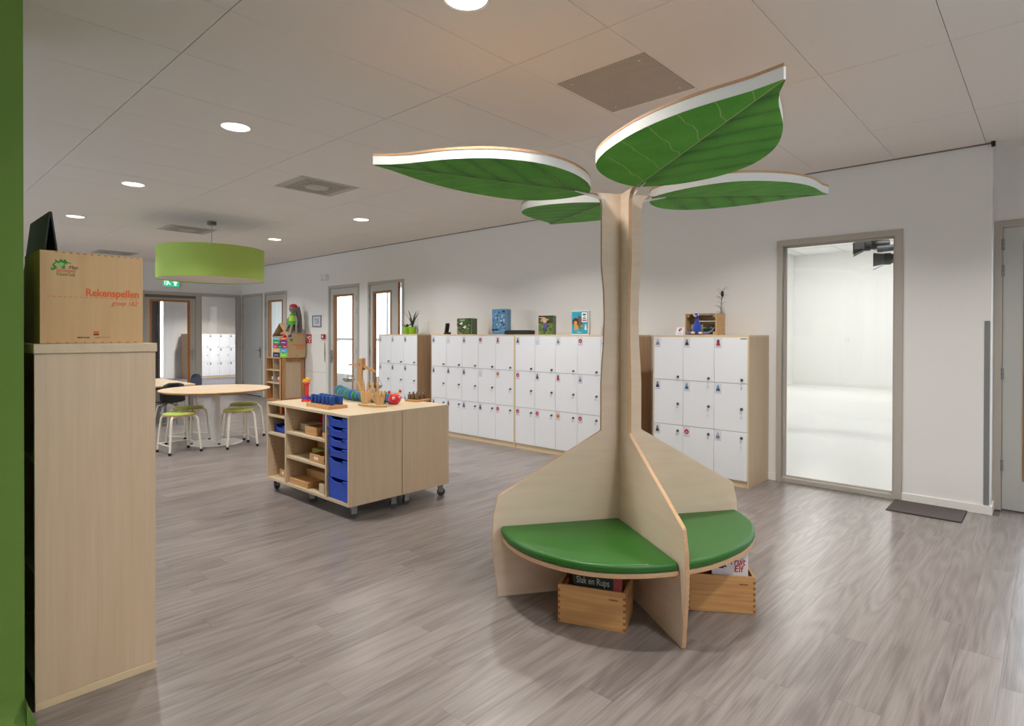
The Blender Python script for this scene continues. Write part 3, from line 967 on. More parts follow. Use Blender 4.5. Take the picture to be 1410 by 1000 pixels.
# book crates pushed under the seats
def crate(label, loc, rz, w=0.318, d=0.234, h=0.18):
    t = thing('book_crate', label, 'crate', loc, rz, 'finger jointed book crates under the tree bench')
    th = 0.011
    MB().box(0, w, 0, th, 0.0, h).build('front_panel', M_beech, t, bevel=0.001, seg=1)
    MB().box(0, w, d - th, d, 0.0, h).build('back_panel', M_beech, t, bevel=0.001, seg=1)
    My = wood('beech_side', (210, 162, 106), (188, 136, 84), 'y', 36, 1.5)
    for x in (0, w - th):
        mb = MB()
        mb.box(x, x + th, th, d - th, 0, h - 0.055).box(x, x + th, th, d / 2 - 0.04, h - 0.055, h - 0.03).box(x, x + th, d / 2 + 0.04, d - th, h - 0.055, h - 0.03).box(x, x + th, th, d - th, h - 0.03, h)
        mb.build('side_panel', My, t)
    bx('bottom', th, w - th, th, d - th, 0.008, 0.014, M_beech, t)
    mb = MB()
    n = 12
    for x0, x1 in ((-0.0006, th), (w - th, w + 0.0006)):
        for k in range(n):
            if k % 2 == 0:
                mb.box(x0, x1, -0.0006, th, 0.006 + k * (h - 0.012) / n, 0.006 + (k + 1) * (h - 0.012) / n - 0.002)
    mb.build('finger_joint', mat('beech_end_grain', (150, 98, 52), 0.7), t)
    o = bx('name_plate', w - 0.075, w - 0.035, -0.0015, 0, h - 0.042, h - 0.035, mat('crate_stamp', (150, 100, 50), 0.6), t)
    return t
crate('beech book crate with dark books under the front left seat', (-1.722, 2.204, 0), R(22.4))
crate('beech book crate holding the white picture book under the right seat', (-1.325, 2.735, 0), R(33.5))
def in_crate(base, rz, u, v):
    return (base[0] + u * math.cos(rz) - v * math.sin(rz), base[1] + u * math.sin(rz) + v * math.cos(rz), 0.0145)
def book(name, label, loc, rz, w, th, h, cover, tilt=0.0, group=None):
    t = thing(name, label, 'book', loc, rz, group)
    t.rotation_euler = (tilt, 0, rz)
    mb = MB().box(0, w, 0, 0.003, 0, h).box(0, w, th - 0.003, th, 0, h).box(0, 0.003, 0, th, 0, h)
    mb.build('cover', cover, t, bevel=0.0008, seg=1)
    bx('pages', 0.003, w - 0.004, 0.003, th - 0.003, 0.003, h - 0.004, M_paper, t)
    return t
cb, ca = (-1.722, 2.204), R(22.4)
b = book('picture_book', 'dark green picture book with white title in the front crate', in_crate(cb, ca, 0.07, 0.02), ca, 0.186, 0.012, 0.27, mat('bottle_green_cover', (12, 40, 30), 0.5))
text('title', 'Slak en Rups', 0.044, (0.014, -0.0006, 0.177), FACE_Y, ink((190, 190, 178)), b, width=0.155)
book('picture_book', 'faded red book beside the dark green one in the crate', in_crate(cb, ca, 0.258, 0.022), ca, 0.04, 0.012, 0.262, mat('faded_red_cover', (150, 64, 62), 0.6))
book('picture_book', 'black book at the back of the front crate', in_crate(cb, ca, 0.06, 0.09), ca, 0.22, 0.016, 0.25, mat('black_cover', (24, 24, 26), 0.5))
cb, ca = (-1.325, 2.735), R(33.5)
b = book('picture_book', 'white picture book with red title letters in the right crate', in_crate(cb, ca, 0.12, 0.03), ca, 0.17, 0.012, 0.285, mat('white_cover', (226, 224, 226), 0.45))
text('title', 'Fruit', 0.050, (0.086, -0.0006, 0.211), FACE_Y, ink((176, 24, 40)), b, shear=0.15, bold=0.0008, width=0.07)
text('title', 'Elf', 0.046, (0.104, -0.0006, 0.176), FACE_Y, ink((176, 24, 40)), b, shear=0.1, bold=0.0008, width=0.044)
printed('cover_picture', [((28, 42, 96), [(0.03, 0.19), (0.055, 0.19), (0.06, 0.215), (0.045, 0.235), (0.03, 0.225)]), ((28, 42, 96), [(0.05, 0.2), (0.07, 0.196), (0.062, 0.212)]), ((110, 90, 80), rect(0.0, 0.034, 0.2, 0.204))],
        lambda u, v, w_: (u, -w_, v), b)
book('picture_book', 'deep red book behind the white one in the right crate', in_crate(cb, ca, 0.03, 0.06), ca, 0.2, 0.014, 0.21, mat('deep_red_cover', (120, 30, 32), 0.5))

# ================================================================ lockers
LD = 0.49
def locker_unit(label, loc, rz, cols, cards, cw=0.3045, depth=LD):
    t = thing('locker_cabinet', label, 'lockers', loc, rz, 'white fronted locker units')
    W = cols * cw + 0.024
    mb = MB().box(0, 0.012, 0.018, depth, 0.0, 1.337)
    mb.build('side_panel', M_tan, t, smooth=None)
    MB().box(W - 0.012, W, 0.0, depth, 0.0, 1.337).build('side_panel', M_maple if cols == 3 and loc[0] > -4 else M_tan, t, smooth=None)
    for x in (0, W - 0.012):
        bx('edge_band', x, x + 0.012, -0.001, 0.0 if x else 0.018, 0, 1.337, M_maple_edge, t)
    bx('top_panel', 0, W, 0.0, depth, 1.337, 1.355, M_maple_edge, t, 0.001, 1)
    bx('plinth', 0.012, W - 0.012, 0.012, 0.03, 0.0, 0.058, M_maple_edge, t)
    bx('back_panel', 0.012, W - 0.012, depth - 0.01, depth, 0.058, 1.337, M_maple_edge, t)
    bx('carcass', 0.012, W - 0.012, 0.024, 0.04, 0.058, 1.337, mat('locker_gap_grey', (120, 114, 108), 0.7), t)
    rows = ((0.926, 1.336), (0.495, 0.922), (0.062, 0.491))
    lockz = (0.03, 0.203, None)
    for ri, (z0, z1) in enumerate(rows):
        for c in range(cols):
            x0 = 0.012 + c * cw + 0.0015; x1 = x0 + cw - 0.003
            d = MB().box(0, x1 - x0, 0, 0.018, 0, z1 - z0).build('door', M_lam, t, 35, 0.001, 1, loc=(x0, 0, z0))
            lz = lockz[ri] if lockz[ri] is not None else (z1 - z0) - 0.05
            lx = x1 - x0 - 0.05
            mb = MB()
            mb.lathe([(0, -0.008), (0.010, -0.008), (0.013, -0.004), (0.013, 0), (0, 0)], 14, (lx, 0, lz), 0, 'y')
            mb.box(lx - 0.002, lx + 0.002, -0.026, -0.008, lz - 0.006, lz + 0.006)
            mb.lathe([(0, -0.0225), (0.011, -0.0225), (0.011, -0.0205), (0, -0.0205)], 12, (lx + 0.002, 0, lz - 0.034), 1, 'y')
            mb.tube([(lx, -0.022, lz - 0.002), (lx + 0.004, -0.022, lz - 0.024)], 0.0015, 6, 0)
            mb.build('lock', [mat('lock_steel', (120, 120, 118), 0.35, 0.8), mat('key_tag', (206, 204, 202), 0.5)], d)
            k = cards[ri][c] if ri < len(cards) and c < len(cards[ri]) else 'k'
            if k == '-': continue
            h = z1 - z0
            it = [((178, 180, 200), rect(0.008, 0.066, h - 0.098, h - 0.010)), ((226, 226, 236), rect(0.012, 0.062, h - 0.094, h - 0.014))]
            cx, cz = 0.037, h - 0.05
            pal = {'k': ((52, 54, 66), (120, 124, 140)), 'g': ((120, 122, 128), (176, 178, 190)), 'b': ((60, 90, 120), (120, 160, 180)), 'p': ((196, 198, 214), (210, 212, 226)), 'R': ((180, 36, 44), (90, 60, 54)), 'n': ((40, 44, 84), (150, 120, 96))}
            if k in 'ro':
                it += [({'r': (176, 38, 48), 'o': (206, 140, 50)}[k], ell(cx, cz, 0.023, 0.025)), ({'r': (226, 196, 190), 'o': (120, 60, 40)}[k], ell(cx, cz - 0.004, 0.008, 0.008, 10))]
            else:
                c1, c2 = pal[k]
                it += [(c1, [(cx - 0.02, cz - 0.028), (cx + 0.02, cz - 0.028), (cx + 0.014, cz + 0.004), (cx - 0.014, cz + 0.004)]), (c2, ell(cx, cz + 0.014, 0.014, 0.016, 12))]
            it.append(((130, 132, 150), rect(cx - 0.018, cx + 0.018, h - 0.088, h - 0.084)))
            printed('name_card', it, lambda u, v, w_: (u, -w_, v), d)
    return t
YL = 5.232
locker_unit('white locker unit under the two lime flower pots', (-7.54, YL, 0), 0, 3, [['g', 'g', 'k'], ['g', 'k', 'k'], ['k', 'g', 'g']])
locker_unit('white locker unit under the green animal book and tall blue book', (-6.30, YL, 0), 0, 5, [['b', 'p', 'b', 'r', 'R'], ['n', 'n', 'k', 'p', 'o'], ['n', 'n', 'k', 'n', 'r']])
locker_unit('white locker unit under the turquoise book behind the tree trunk', (-4.752, YL, 0), 0, 5, [['k', 'p', 'g', 'r', 'k'], ['r', 'k', 'R', 'g', 'k'], ['r', 'r', 'o', 'r', 'g']])
u4 = locker_unit('white locker unit under the peacock crate beside the studio window', (-2.908, YL, 0), 0, 3, [['g', 'n', 'R'], ['n', 'b', 'b'], ['n', 'r', 'g']])
printed('maker_mark', [((70, 100, 90), rect(0.86, 0.92, 1.317, 1.326))], lambda u, v, w_: (u, -w_, v), u4)
locker_unit('white locker unit seen through the glazed screen in the corridor', (-19.0, 6.43, 0), R(90), 5, [['-', 'k', 'k', 'k', 'k']] * 3)

# ================================================================ tall cabinet with game box
t = thing('tall_cabinet', 'tall maple cabinet with flat side panel beside the green wall', 'cabinet', (-2.685, 0.403, 0))
bx('side_panel', -0.018, 0, 0, 0.386, 0.03, 1.285, M_maple, t)
bx('base_strip', -0.016, 0.002, 0, 0.388, 0, 0.029, M_maple_edge, t, 0.001, 1)
bx('side_panel', -0.80, -0.782, 0, 0.386, 0, 1.285, M_maple, t)
bx('top_panel', -0.802, 0.004, -0.003, 0.392, 1.286, 1.321, M_maple_x, t, 0.0015, 1)
bx('back_panel', -0.782, -0.018, 0.376, 0.386, 0.03, 1.285, M_maple, t)
for z in (0.06, 0.47, 0.88):
    bx('shelf', -0.782, -0.018, 0.01, 0.376, z, z + 0.018, M_maple_x, t)

M_box = wood('pine_box_panel', (206, 174, 128), (190, 152, 104), 'z', 10, 0.9, 0.55, (0.2, 0.8))
t = thing('game_box', 'pale wooden game box with orange lettering on the tall cabinet', 'box', (-2.72, 0.424, 1.3215))
BW, BH, BD = 0.33, 0.343, 0.30
bx('front_panel', -0.010, 0, 0, BW, 0, BH, M_box, t, 0.001, 1)
bx('back_panel', -BD, -BD + 0.010, 0, BW, 0, BH, M_box, t)
bx('side_panel', -BD + 0.010, -0.010, 0, 0.010, 0, BH, M_box, t)
bx('side_panel', -BD + 0.010, -0.010, BW - 0.010, BW, 0, BH, M_box, t)
bx('lid', -BD + 0.010, -0.010, 0.010, BW - 0.010, BH - 0.012, BH - 0.002, M_box, t)
bx('bottom', -BD + 0.010, -0.010, 0.010, BW - 0.010, 0.0, 0.010, M_box, t)
PB = lambda u, v, w_: (w_, u, v)
it = []
for k in range(13):
    u = 0.045 + k * 0.022
    it.append(((150, 108, 66), rect(u, u + 0.008, BH - 0.006, BH - 0.002)))
for k in range(11):
    u = 0.02 + k * 0.028
    it.append(((150, 108, 66), rect(u, u + 0.008, 0.002, 0.005)))
printed('finger_joint', it, PB, t, 0, 0.0004)
og = (222, 96, 36)
it = [(og, rect(0.022 + k * 0.0164, 0.0295 + k * 0.0164, 0.1730, 0.1752)) for k in range(18)]
printed('dashed_line', it, PB, t, 0, 0.0004)
text('lettering', 'Rekenspellen', 0.040, (0.0005, 0.138, 0.181), FACE_X, M_orangeprint, t, bold=0.0008, width=0.176)
text('lettering', 'groep 1&2', 0.026, (0.0005, 0.222, 0.148), FACE_X, M_orangeprint, t, shear=0.3, width=0.09)
text('lettering', 'Met', 0.0185, (0.0005, 0.0845, 0.279), FACE_X, ink((40, 40, 30)), t, shear=0.3)
text('lettering', 'Sprongen', 0.0175, (0.0005, 0.046, 0.267), FACE_X, M_orangeprint, t, shear=0.3, sx=0.92)
text('lettering', 'Vooruit', 0.0185, (0.0005, 0.046, 0.252), FACE_X, ink((52, 110, 50)), t, shear=0.3)
text('lettering', 'MENNE', 0.0075, (0.0005, 0.112, 0.0195), FACE_X, ink((60, 40, 24)), t, bold=0.0002, sx=1.55)
text('lettering', 'INSTITUUT', 0.0075, (0.0005, 0.168, 0.0195), FACE_X, ink((140, 110, 80)), t, sx=1.35)
gr, g2 = (34, 140, 40), (120, 196, 110)
frog = [(gr, ell(0.068, 0.301, 0.016, 0.008, 18, 0.1)), (gr, [(0.079, 0.302), (0.093, 0.298), (0.093, 0.301), (0.08, 0.306)]), (gr, ell(0.0625, 0.309, 0.004, 0.004)), (gr, ell(0.0745, 0.309, 0.004, 0.004)),
        (g2, ell(0.062, 0.294, 0.010, 0.007, 16, 0.5)), (gr, [(0.055, 0.303), (0.048, 0.298), (0.042, 0.292), (0.049, 0.286), (0.05, 0.279), (0.043, 0.273), (0.037, 0.276), (0.041, 0.283), (0.036, 0.292), (0.045, 0.3), (0.052, 0.307)]),
        (gr, [(0.046, 0.303), (0.044, 0.311), (0.05, 0.309), (0.053, 0.303)]), (gr, [(0.034, 0.282), (0.031, 0.277), (0.036, 0.269), (0.043, 0.273)]),
        (gr, [(0.07, 0.292), (0.063, 0.281), (0.067, 0.279), (0.078, 0.279), (0.074, 0.283), (0.076, 0.29)]), ((20, 40, 20), ell(0.0625, 0.3105, 0.0018, 0.0018, 8)), ((20, 40, 20), ell(0.0745, 0.3105, 0.0018, 0.0018, 8)),
        ((220, 90, 40), rect(0.064, 0.082, 0.2975, 0.2985))]
printed('frog_emblem', frog, PB, t, 0.00008, 0.0004)
printed('maker_emblem', [(og, [(0.163, 0.036), (0.181, 0.036), (0.181, 0.0485), (0.1765, 0.0455), (0.172, 0.047), (0.1675, 0.0455), (0.163, 0.0485)]), ((60, 40, 24), rect(0.163, 0.181, 0.031, 0.0355))], PB, t)

t = thing('tent_board', 'dark folded tent board standing behind the wooden game box', 'board', (-3.47, 0.51, 1.3215))
M_slate = mat('slate_black_board', (34, 36, 34), 0.6)
LBD = 0.42
MB().prism([(-0.062, 0.0), (-0.056, 0.0), (0.003, 0.54), (-0.003, 0.54)], lambda u, v, w_: (w_, u, v), 0, LBD).build('front_leaf', M_slate, t, smooth=None)
MB().prism([(0.066, 0.0), (0.072, 0.0), (0.006, 0.54), (0.0, 0.54)], lambda u, v, w_: (w_, u, v), 0, LBD).build('back_leaf', M_slate, t, smooth=None)

# ================================================================ rolling storage units
def caster(parent, x, y, rz=0.4):
    mb = MB().box(-0.028, 0.028, -0.028, 0.028, 0.092, 0.0995).box(-0.017, -0.013, -0.012, 0.03, 0.035, 0.092).box(0.013, 0.017, -0.012, 0.03, 0.035, 0.092)
    c = mb.build('caster', M_galv, parent, loc=(x, y, 0), rot=(0, 0, rz))
    MB().lathe([(0.010, -0.011), (0.030, -0.011), (0.034, -0.007), (0.034, 0.007), (0.030, 0.011), (0.010, 0.011)], 20, (0, 0.014, 0.034), 0, 'x').build('wheel', mat('grey_rubber_wheel', (70, 72, 74), 0.6), c)
    return c
TX0, TX1, TY0, TYM, TY1, TZ = -5.05, -3.75, 2.35, 2.828, 3.312, 0.766
def trolley(label, y0, y1, front):
    t = thing('storage_trolley', label, 'trolley', (TX0, y0, 0))
    W, D = TX1 - TX0, y1 - y0 - 0.006
    bx('side_panel', 0, 0.02, 0, D, 0.1, TZ - 0.02, M_maple, t)
    bx('side_panel', W - 0.02, W, 0, D, 0.1, TZ - 0.02, M_maple, t, 0.0008, 1)
    bx('top_panel', 0, W, 0, D, TZ - 0.02, TZ, M_maple_x, t, 0.001, 1)
    bx('bottom_panel', 0.02, W - 0.02, 0, D, 0.1, 0.12, M_maple_x, t)
    yb = D - 0.012 if front else 0.0
    bx('back_panel', 0.02, W - 0.02, yb, yb + 0.012, 0.12, TZ - 0.02, M_maple, t)
    ya, yc = (0.0, D - 0.012) if front else (0.012, D)
    for x in (0.326, 0.969):
        bx('divider', x, x + 0.02, ya, yc, 0.12, TZ - 0.02, M_maple, t)
    M_edge_w = M_maple_x
    for z in (0.507, 0.663):
        bx('shelf', 0.02, 0.326, ya + 0.003, yc, z - 0.018, z, M_maple_x, t)
    for z in (0.347, 0.548):
        bx('shelf', 0.346, 0.969, ya + 0.003, yc, z - 0.018, z, M_maple_x, t)
    for x in (0.05, W / 2, W - 0.05):
        for y in (0.06, D - 0.06):
            caster(t, x, y, random.uniform(-0.7, 0.7))
    if front:
        for xx, nrm in ((0.0203, 1), (0.3463, 1)):
            mb = MB()
            for k in range(16):
                z = 0.17 + k * 0.034
                mb.face([(xx, 0.06 + u, z + v) for u, v in ell(0, 0, 0.004, 0.004, 8)])
            mb.build('peg_holes', mat('peg_hole_dark', (90, 70, 50), 0.8), t, smooth=None)
    return t
trolley('maple storage trolley with open shelves and blue trays', TY0, TYM, True)
trolley('maple storage trolley with plain end standing nearer the lockers', TYM, TY1, False)

def tray(label, loc, w, h, d, group):
    t = thing('plastic_tray', label, 'tray', loc, 0, group)
    hw = w / 2
    front = [(-hw + 0.02, 0), (hw - 0.02, 0), (hw - 0.008, h * 0.93), (hw - 0.008, h), (hw * 0.55, h), (hw * 0.46, h - 0.006), (hw * 0.40, h - 0.018), (-hw * 0.35, h - 0.018), (-hw * 0.5, h - 0.008), (-hw * 0.62, h), (-hw + 0.008, h), (-hw + 0.008, h * 0.93)]
    MB().prism(front, lambda u, v, w_: (u, w_ - 0.006 * (v / h), v), 0.0, 0.004).build('front', M_blue, t, bevel=0.001, seg=1)
    mb = MB()
    for s in (-1, 1):
        mb.prism([(s * (hw - 0.02), 0), (s * (hw - 0.016), 0), (s * (hw - 0.004), h), (s * (hw - 0.008), h)], lambda u, v, w_: (u, w_, v), 0.004, d)
    mb.box(-hw + 0.018, hw - 0.018, 0.0, d, 0, 0.003).box(-hw + 0.01, hw - 0.01, d - 0.003, d, 0, h)
    mb.build('body', M_blue, t)
    mb = MB()
    mb.box(-hw, -hw + 0.012, -0.012, d, h - 0.006, h).box(hw - 0.012, hw, -0.012, d, h - 0.006, h)
    mb.prism([(-hw, h - 0.007), (-hw * 0.62, h - 0.007), (-hw * 0.5, h - 0.016), (-hw * 0.35, h - 0.026), (hw * 0.40, h - 0.026), (hw * 0.46, h - 0.014), (hw * 0.55, h - 0.007), (hw, h - 0.007),
              (hw, h), (hw * 0.55, h), (hw * 0.46, h - 0.006), (hw * 0.40, h - 0.018), (-hw * 0.35, h - 0.018), (-hw * 0.5, h - 0.008), (-hw * 0.62, h), (-hw, h)], lambda u, v, w_: (u, w_, v), -0.013, -0.002)
    mb.build('rim', M_blue, t, bevel=0.001, seg=1)
    return t
tc_x = (TX0 + 0.989 + TX1 - 0.02) / 2
for (z0, z1), nm in zip(((0.664, 0.738), (0.588, 0.660), (0.513, 0.584), (0.436, 0.508)),
                        ('topmost shallow blue tray in the trolley rack', 'second shallow blue tray from the top of the trolley rack', 'third shallow blue tray from the top of the trolley rack', 'lowest shallow blue tray, just above the deep ones in the rack')):
    tray(nm, (tc_x, TY0 + 0.016, z0), 0.287, z1 - z0, 0.4, 'shallow blue trays')
for (z0, z1), nm in zip(((0.281, 0.426), (0.124, 0.275)), ('upper of the two deep blue trays in the trolley rack', 'lowest deep blue tray at the foot of the trolley rack')):
    tray(nm, (tc_x, TY0 + 0.016, z0), 0.287, z1 - z0, 0.4, 'deep blue trays')
tray('small blue tray lying on the left shelf of the trolley', (-4.92, TY0 + 0.06, 0.5075), 0.2, 0.062, 0.26, 'loose tray')

def wbox(label, x0, x1, y0, y1, z0, h, m=None, lidless=True, tagc=False, group='wooden boxes on the trolley shelves'):
    m = m or M_beech
    t = thing('wooden_box', label, 'box', (x0, y0, z0), 0, group)
    w, d, th = x1 - x0, y1 - y0, 0.008
    MB().box(0, w, 0, th, 0, h).box(0, w, d - th, d, 0, h).box(0, th, th, d - th, 0, h).box(w - th, w, th, d - th, 0, h).build('walls', m, t, bevel=0.0008, seg=1)
    bx('bottom', th, w - th, th, d - th, 0.001, 0.006, m, t)
    if not lidless:
        bx('lid', 0.0, w, 0.0, d, h + 0.0005, h + 0.007, m, t, 0.001, 1)
    if tagc:
        printed('paper_label', [((232, 230, 224), rect(w * 0.32, w * 0.62, h * 0.35, h * 0.75))], lambda u, v, w_: (u, -w_, v), t)
    return t
S1, S2, S0 = 0.5485, 0.3475, 0.1205
wbox('beech box at the front of the upper middle shelf', -4.45, -4.273, 2.385, 2.56, S1, 0.07)
wbox('pale box behind the beech one on the upper middle shelf', -4.69, -4.50, 2.47, 2.60, S1, 0.05, M_maple_x, False)
tag(bx('toy_box', -4.66, -4.44, 2.63, 2.79, S1, S1 + 0.105, M_red, None, 0.004), 'bright red box at the back of the upper middle shelf', 'box')
tag(bx('game_folder', -4.255, -4.235, 2.43, 2.68, S1, S1 + 0.18, mat('lilac_folder', (150, 150, 190), 0.5), None, 0.002), 'lilac folder upright on the upper middle shelf', 'folder')
wbox('small beech box beside the divider on the upper middle shelf', -4.165, -4.09, 2.375, 2.5, S1, 0.045)
wbox('beech box with white paper label on the middle shelf', -4.36, -4.142, 2.375, 2.50, S2, 0.062, None, True, True)
wbox('tall beech box at the back of the middle shelf', -4.68, -4.42, 2.62, 2.78, S2, 0.105, M_beech, False)
tag(bx('game_box', -4.62, -4.42, 2.54, 2.60, S2, S2 + 0.045, mat('olive_box', (170, 168, 96), 0.5), None, 0.002), 'flat olive green box on the middle shelf', 'box')
wbox('narrow beech box beside the divider on the middle shelf', -4.30, -4.22, 2.53, 2.72, S2, 0.14)
wbox('long flat beech box lying on the bottom shelf of the trolley', -4.69, -4.383, 2.372, 2.50, S0, 0.036, None, False)
wbox('beech box stacked at the back of the bottom shelf', -4.68, -4.38, 2.52, 2.76, S0, 0.092, None, False)
wbox('pale small box beside the divider on the bottom shelf', -4.205, -4.13, 2.37, 2.48, S0, 0.075, M_maple_x)
wbox('beech box with paper label in the left compartment', -4.96, -4.83, 2.42, 2.58, S0, 0.065, None, True, True)
wbox('beech box at the back of the left compartment', -4.97, -4.85, 2.62, 2.78, S0, 0.165, None, False)
tag(bx('game_folder', -4.96, -4.92, 2.42, 2.6, 0.6635, 0.73, mat('orange_box', (216, 120, 40), 0.5), None, 0.002), 'orange card box in the upper left compartment', 'box')

# ---------------------------------------------------------------- toys on top
def tray_board(name, label, loc, rz, w, d, h):
    t = thing(name, label, 'tray', loc, rz)
    bx('board', 0, w, 0, d, 0, h, M_beech, t, 0.002)
    bx('groove', 0.008, w - 0.008, 0.008, d - 0.008, h, h + 0.0006, mat('beech_groove', (176, 122, 74), 0.6), t)
    return t
ZT = TZ + 0.0005
tray_board('cylinder_tray', 'beech tray carrying two rows of blue cylinders', (-4.53, 2.437, ZT), R(-1), 0.365, 0.165, 0.026)
first = None
for r_ in range(2):
    for k in range(6):
        p = (-4.53 + 0.035 + k * 0.058, 2.437 + 0.045 + r_ * 0.075, ZT + 0.027)
        if first is None:
            first = thing('sound_cylinder', 'blue wooden cylinder standing on the beech tray', 'cylinder', p, 0, 'blue sound cylinders')
            MB().lathe([(0, 0), (0.0185, 0), (0.0195, 0.002), (0.0195, 0.066), (0.0185, 0.068), (0, 0.068)], 20).build('body', M_bluewood, first)
            MB().lathe([(0, 0.068), (0.015, 0.068), (0.015, 0.0695), (0, 0.0695)], 20).build('cap', mat('blue_cap', (24, 84, 160), 0.4), first)
        else:
            dup(first, p)
tray_board('knob_tray', 'small beech tray of brown knobbed cylinders', (-4.215, 3.20, ZT), R(8), 0.15, 0.165, 0.018)
M_brown = mat('brown_wood_cylinder', (112, 86, 58), 0.5)
first = None
for r_ in range(3):
    for k in range(3):
        c8, s8 = math.cos(R(8)), math.sin(R(8))
        u, v = 0.03 + k * 0.045, 0.03 + r_ * 0.05
        p = (-4.215 + u * c8 - v * s8, 3.20 + u * s8 + v * c8, ZT + 0.0192)
        if first is None:
            first = thing('knobbed_cylinder', 'small brown wooden cylinder with a knob on the small tray', 'cylinder', p, 0, 'brown knobbed cylinders')
            MB().lathe([(0, 0), (0.016, 0), (0.017, 0.002), (0.017, 0.040), (0.016, 0.042), (0, 0.042)], 16).build('body', M_brown, first)
            MB().lathe([(0.005, 0.042), (0.005, 0.05), (0.009, 0.054), (0.009, 0.060), (0, 0.063)], 14).build('knob', M_brown, first)
        else:
            dup(first, p)

# wooden hands on a base
t = thing('wooden_hands', 'pair of natural wood hands standing on a wooden base', 'wooden hands', (-4.118, 2.80, ZT), R(13))
M_hand = wood('natural_hand_wood', (214, 178, 130), (196, 156, 108), 'z', 40, 2.0)
mb = MB()
pts = [(0.155 * math.cos(a), 0.05 * math.sin(a)) for a in [2 * PI * k / 28 for k in range(28)]]
mb.prism(pts, lambda u, v, w_: (u, v, w_), 0, 0.016).build('base', M_hand, t, bevel=0.002)
def hand(parent, x, sgn, fingers, rz):
    mb = MB()
    palm = [(-0.024, 0.014), (0.024, 0.014), (0.033, 0.05), (0.036, 0.085), (0.030, 0.105), (-0.030, 0.105), (-0.036, 0.085), (-0.033, 0.05)]
    mb.prism([(sgn * u, v) for u, v in palm], lambda u, v, w_: (u, w_, v), -0.013, 0.013)
    lens = (0.072, 0.088, 0.098, 0.086)
    for k in range(4):
        fx = sgn * (-0.0315 + k * 0.0212); sp = sgn * (-0.36 + k * 0.24)
        if fingers[k]:
            L_ = lens[3 - k]
            mb.tube([(fx, 0, 0.092), (fx + sp * 0.03, -0.002, 0.092 + L_ * 0.45), (fx + sp * 0.062, -0.003, 0.092 + L_ * 0.8), (fx + sp * 0.075, -0.002, 0.092 + L_)], [0.0086, 0.0086, 0.0084, 0.006], 10)
        else:
            mb.tube([(fx, 0, 0.092), (fx, -0.012, 0.112), (fx, -0.032, 0.108), (fx, -0.036, 0.086), (fx, -0.024, 0.074)], [0.0095, 0.0095, 0.009, 0.0085, 0.006], 8)
    th = [(sgn * 0.022, -0.002, 0.034), (sgn * 0.042, -0.014, 0.052), (sgn * 0.047, -0.022, 0.078), (sgn * 0.042, -0.024, 0.1)] if fingers[4] else [(sgn * 0.022, -0.006, 0.036), (sgn * 0.040, -0.022, 0.056), (sgn * 0.026, -0.036, 0.074), (sgn * 0.008, -0.038, 0.078)]
    mb.tube(th, [0.012, 0.011, 0.0095, 0.006], 8)
    return mb.build('hand', M_hand, parent, 50, loc=(x, 0, 0), rot=(0, 0, rz))
h1 = hand(t, -0.075, 1, (1, 1, 1, 1, 1), R(30))
h2 = hand(t, 0.078, -1, (0, 0, 1, 1, 1), R(30))
for h in (h1, h2): h.scale = (1.12, 1.0, 1.13)

# balance scale
t = thing('balance_scale', 'wooden balance scale with hanging metal pans behind the plush caterpillar', 'scale', (-4.80, 3.13, ZT), R(18))
bx('base', -0.09, 0.09, -0.06, 0.06, 0, 0.018, M_beech, t, 0.002)
MB().prism([(-0.034, 0.018), (0.034, 0.018), (0.022, 0.36), (-0.022, 0.36)], lambda u, v, w_: (u, w_, v), -0.022, 0.006).build('post', M_beech_z, t, bevel=0.002)
MB().prism([(0.006, 0.25), (0.034, 0.25), (0.034, 0.362), (-0.002, 0.362)], lambda u, v, w_: (u, w_, v), 0.018, 0.032).build('post', M_beech_z, t)
MB().prism([(-0.15, 0.308), (-0.15, 0.292), (0, 0.282), (0.17, 0.228), (0.175, 0.246), (0, 0.316)], lambda u, v, w_: (u, w_, v), 0.007, 0.017).build('beam', M_beech, t, bevel=0.001)
MB().lathe([(0, -0.03), (0.006, -0.028), (0.006, 0.024), (0, 0.024)], 10, (0, 0, 0.30), 0, 'y').build('pivot', M_steel, t)
def pan(x, z, m):
    c = MB().lathe([(0.0, -0.035), (0.035, -0.034), (0.055, -0.02), (0.062, 0.0), (0.06, 0.0), (0.052, -0.019), (0.034, -0.031), (0, -0.032)], 24, (x, 0.012, z)).build('pan', m, t)
    mb = MB()
    for k in range(3):
        a = 2 * PI * k / 3 + 0.5
        mb.tube([(x + 0.06 * math.cos(a), 0.012 + 0.06 * math.sin(a), z), (x, 0.012, z + 0.11)], 0.0016, 6)
    mb.build('pan_chain', M_steel, c)
pan(-0.145, 0.17, M_steel)
pan(0.168, 0.115, glass_mat('clear_plastic_pan', (0.8, 0.82, 0.82), 1.4))

# plush caterpillar
t = thing('plush_caterpillar', 'green and blue plush caterpillar with a red head', 'plush toy', (-4.09, 3.0, ZT))
M_pb = mat('blue_plush', (46, 102, 176), 0.95, bump=0.6, bscale=300, sheen=0.4)
M_pg = mat('green_plush', (40, 122, 66), 0.95, bump=0.6, bscale=300, sheen=0.4)
M_pr = mat('red_plush', (206, 28, 40), 0.95, bump=0.6, bscale=300, sheen=0.4)
N_ = 17
for k in range(N_):
    u = k / (N_ - 1)
    x = -0.06 - u * 0.93
    y = 0.0 - 0.10 * math.sin(u * PI * 1.1) + 0.05 * u
    X = Matrix.Rotation(math.atan2(-0.1 * PI * math.cos(u * PI * 1.1) + 0.05, -0.93), 3, 'Z')
    r_ = 0.046 + 0.004 * math.sin(k * 1.7)
    MB().ball((x, y, r_), 0.030, r_ * 1.08, r_, 18, 0, 10, X).build('segment', M_pg if k % 2 else M_pb, t, 60)
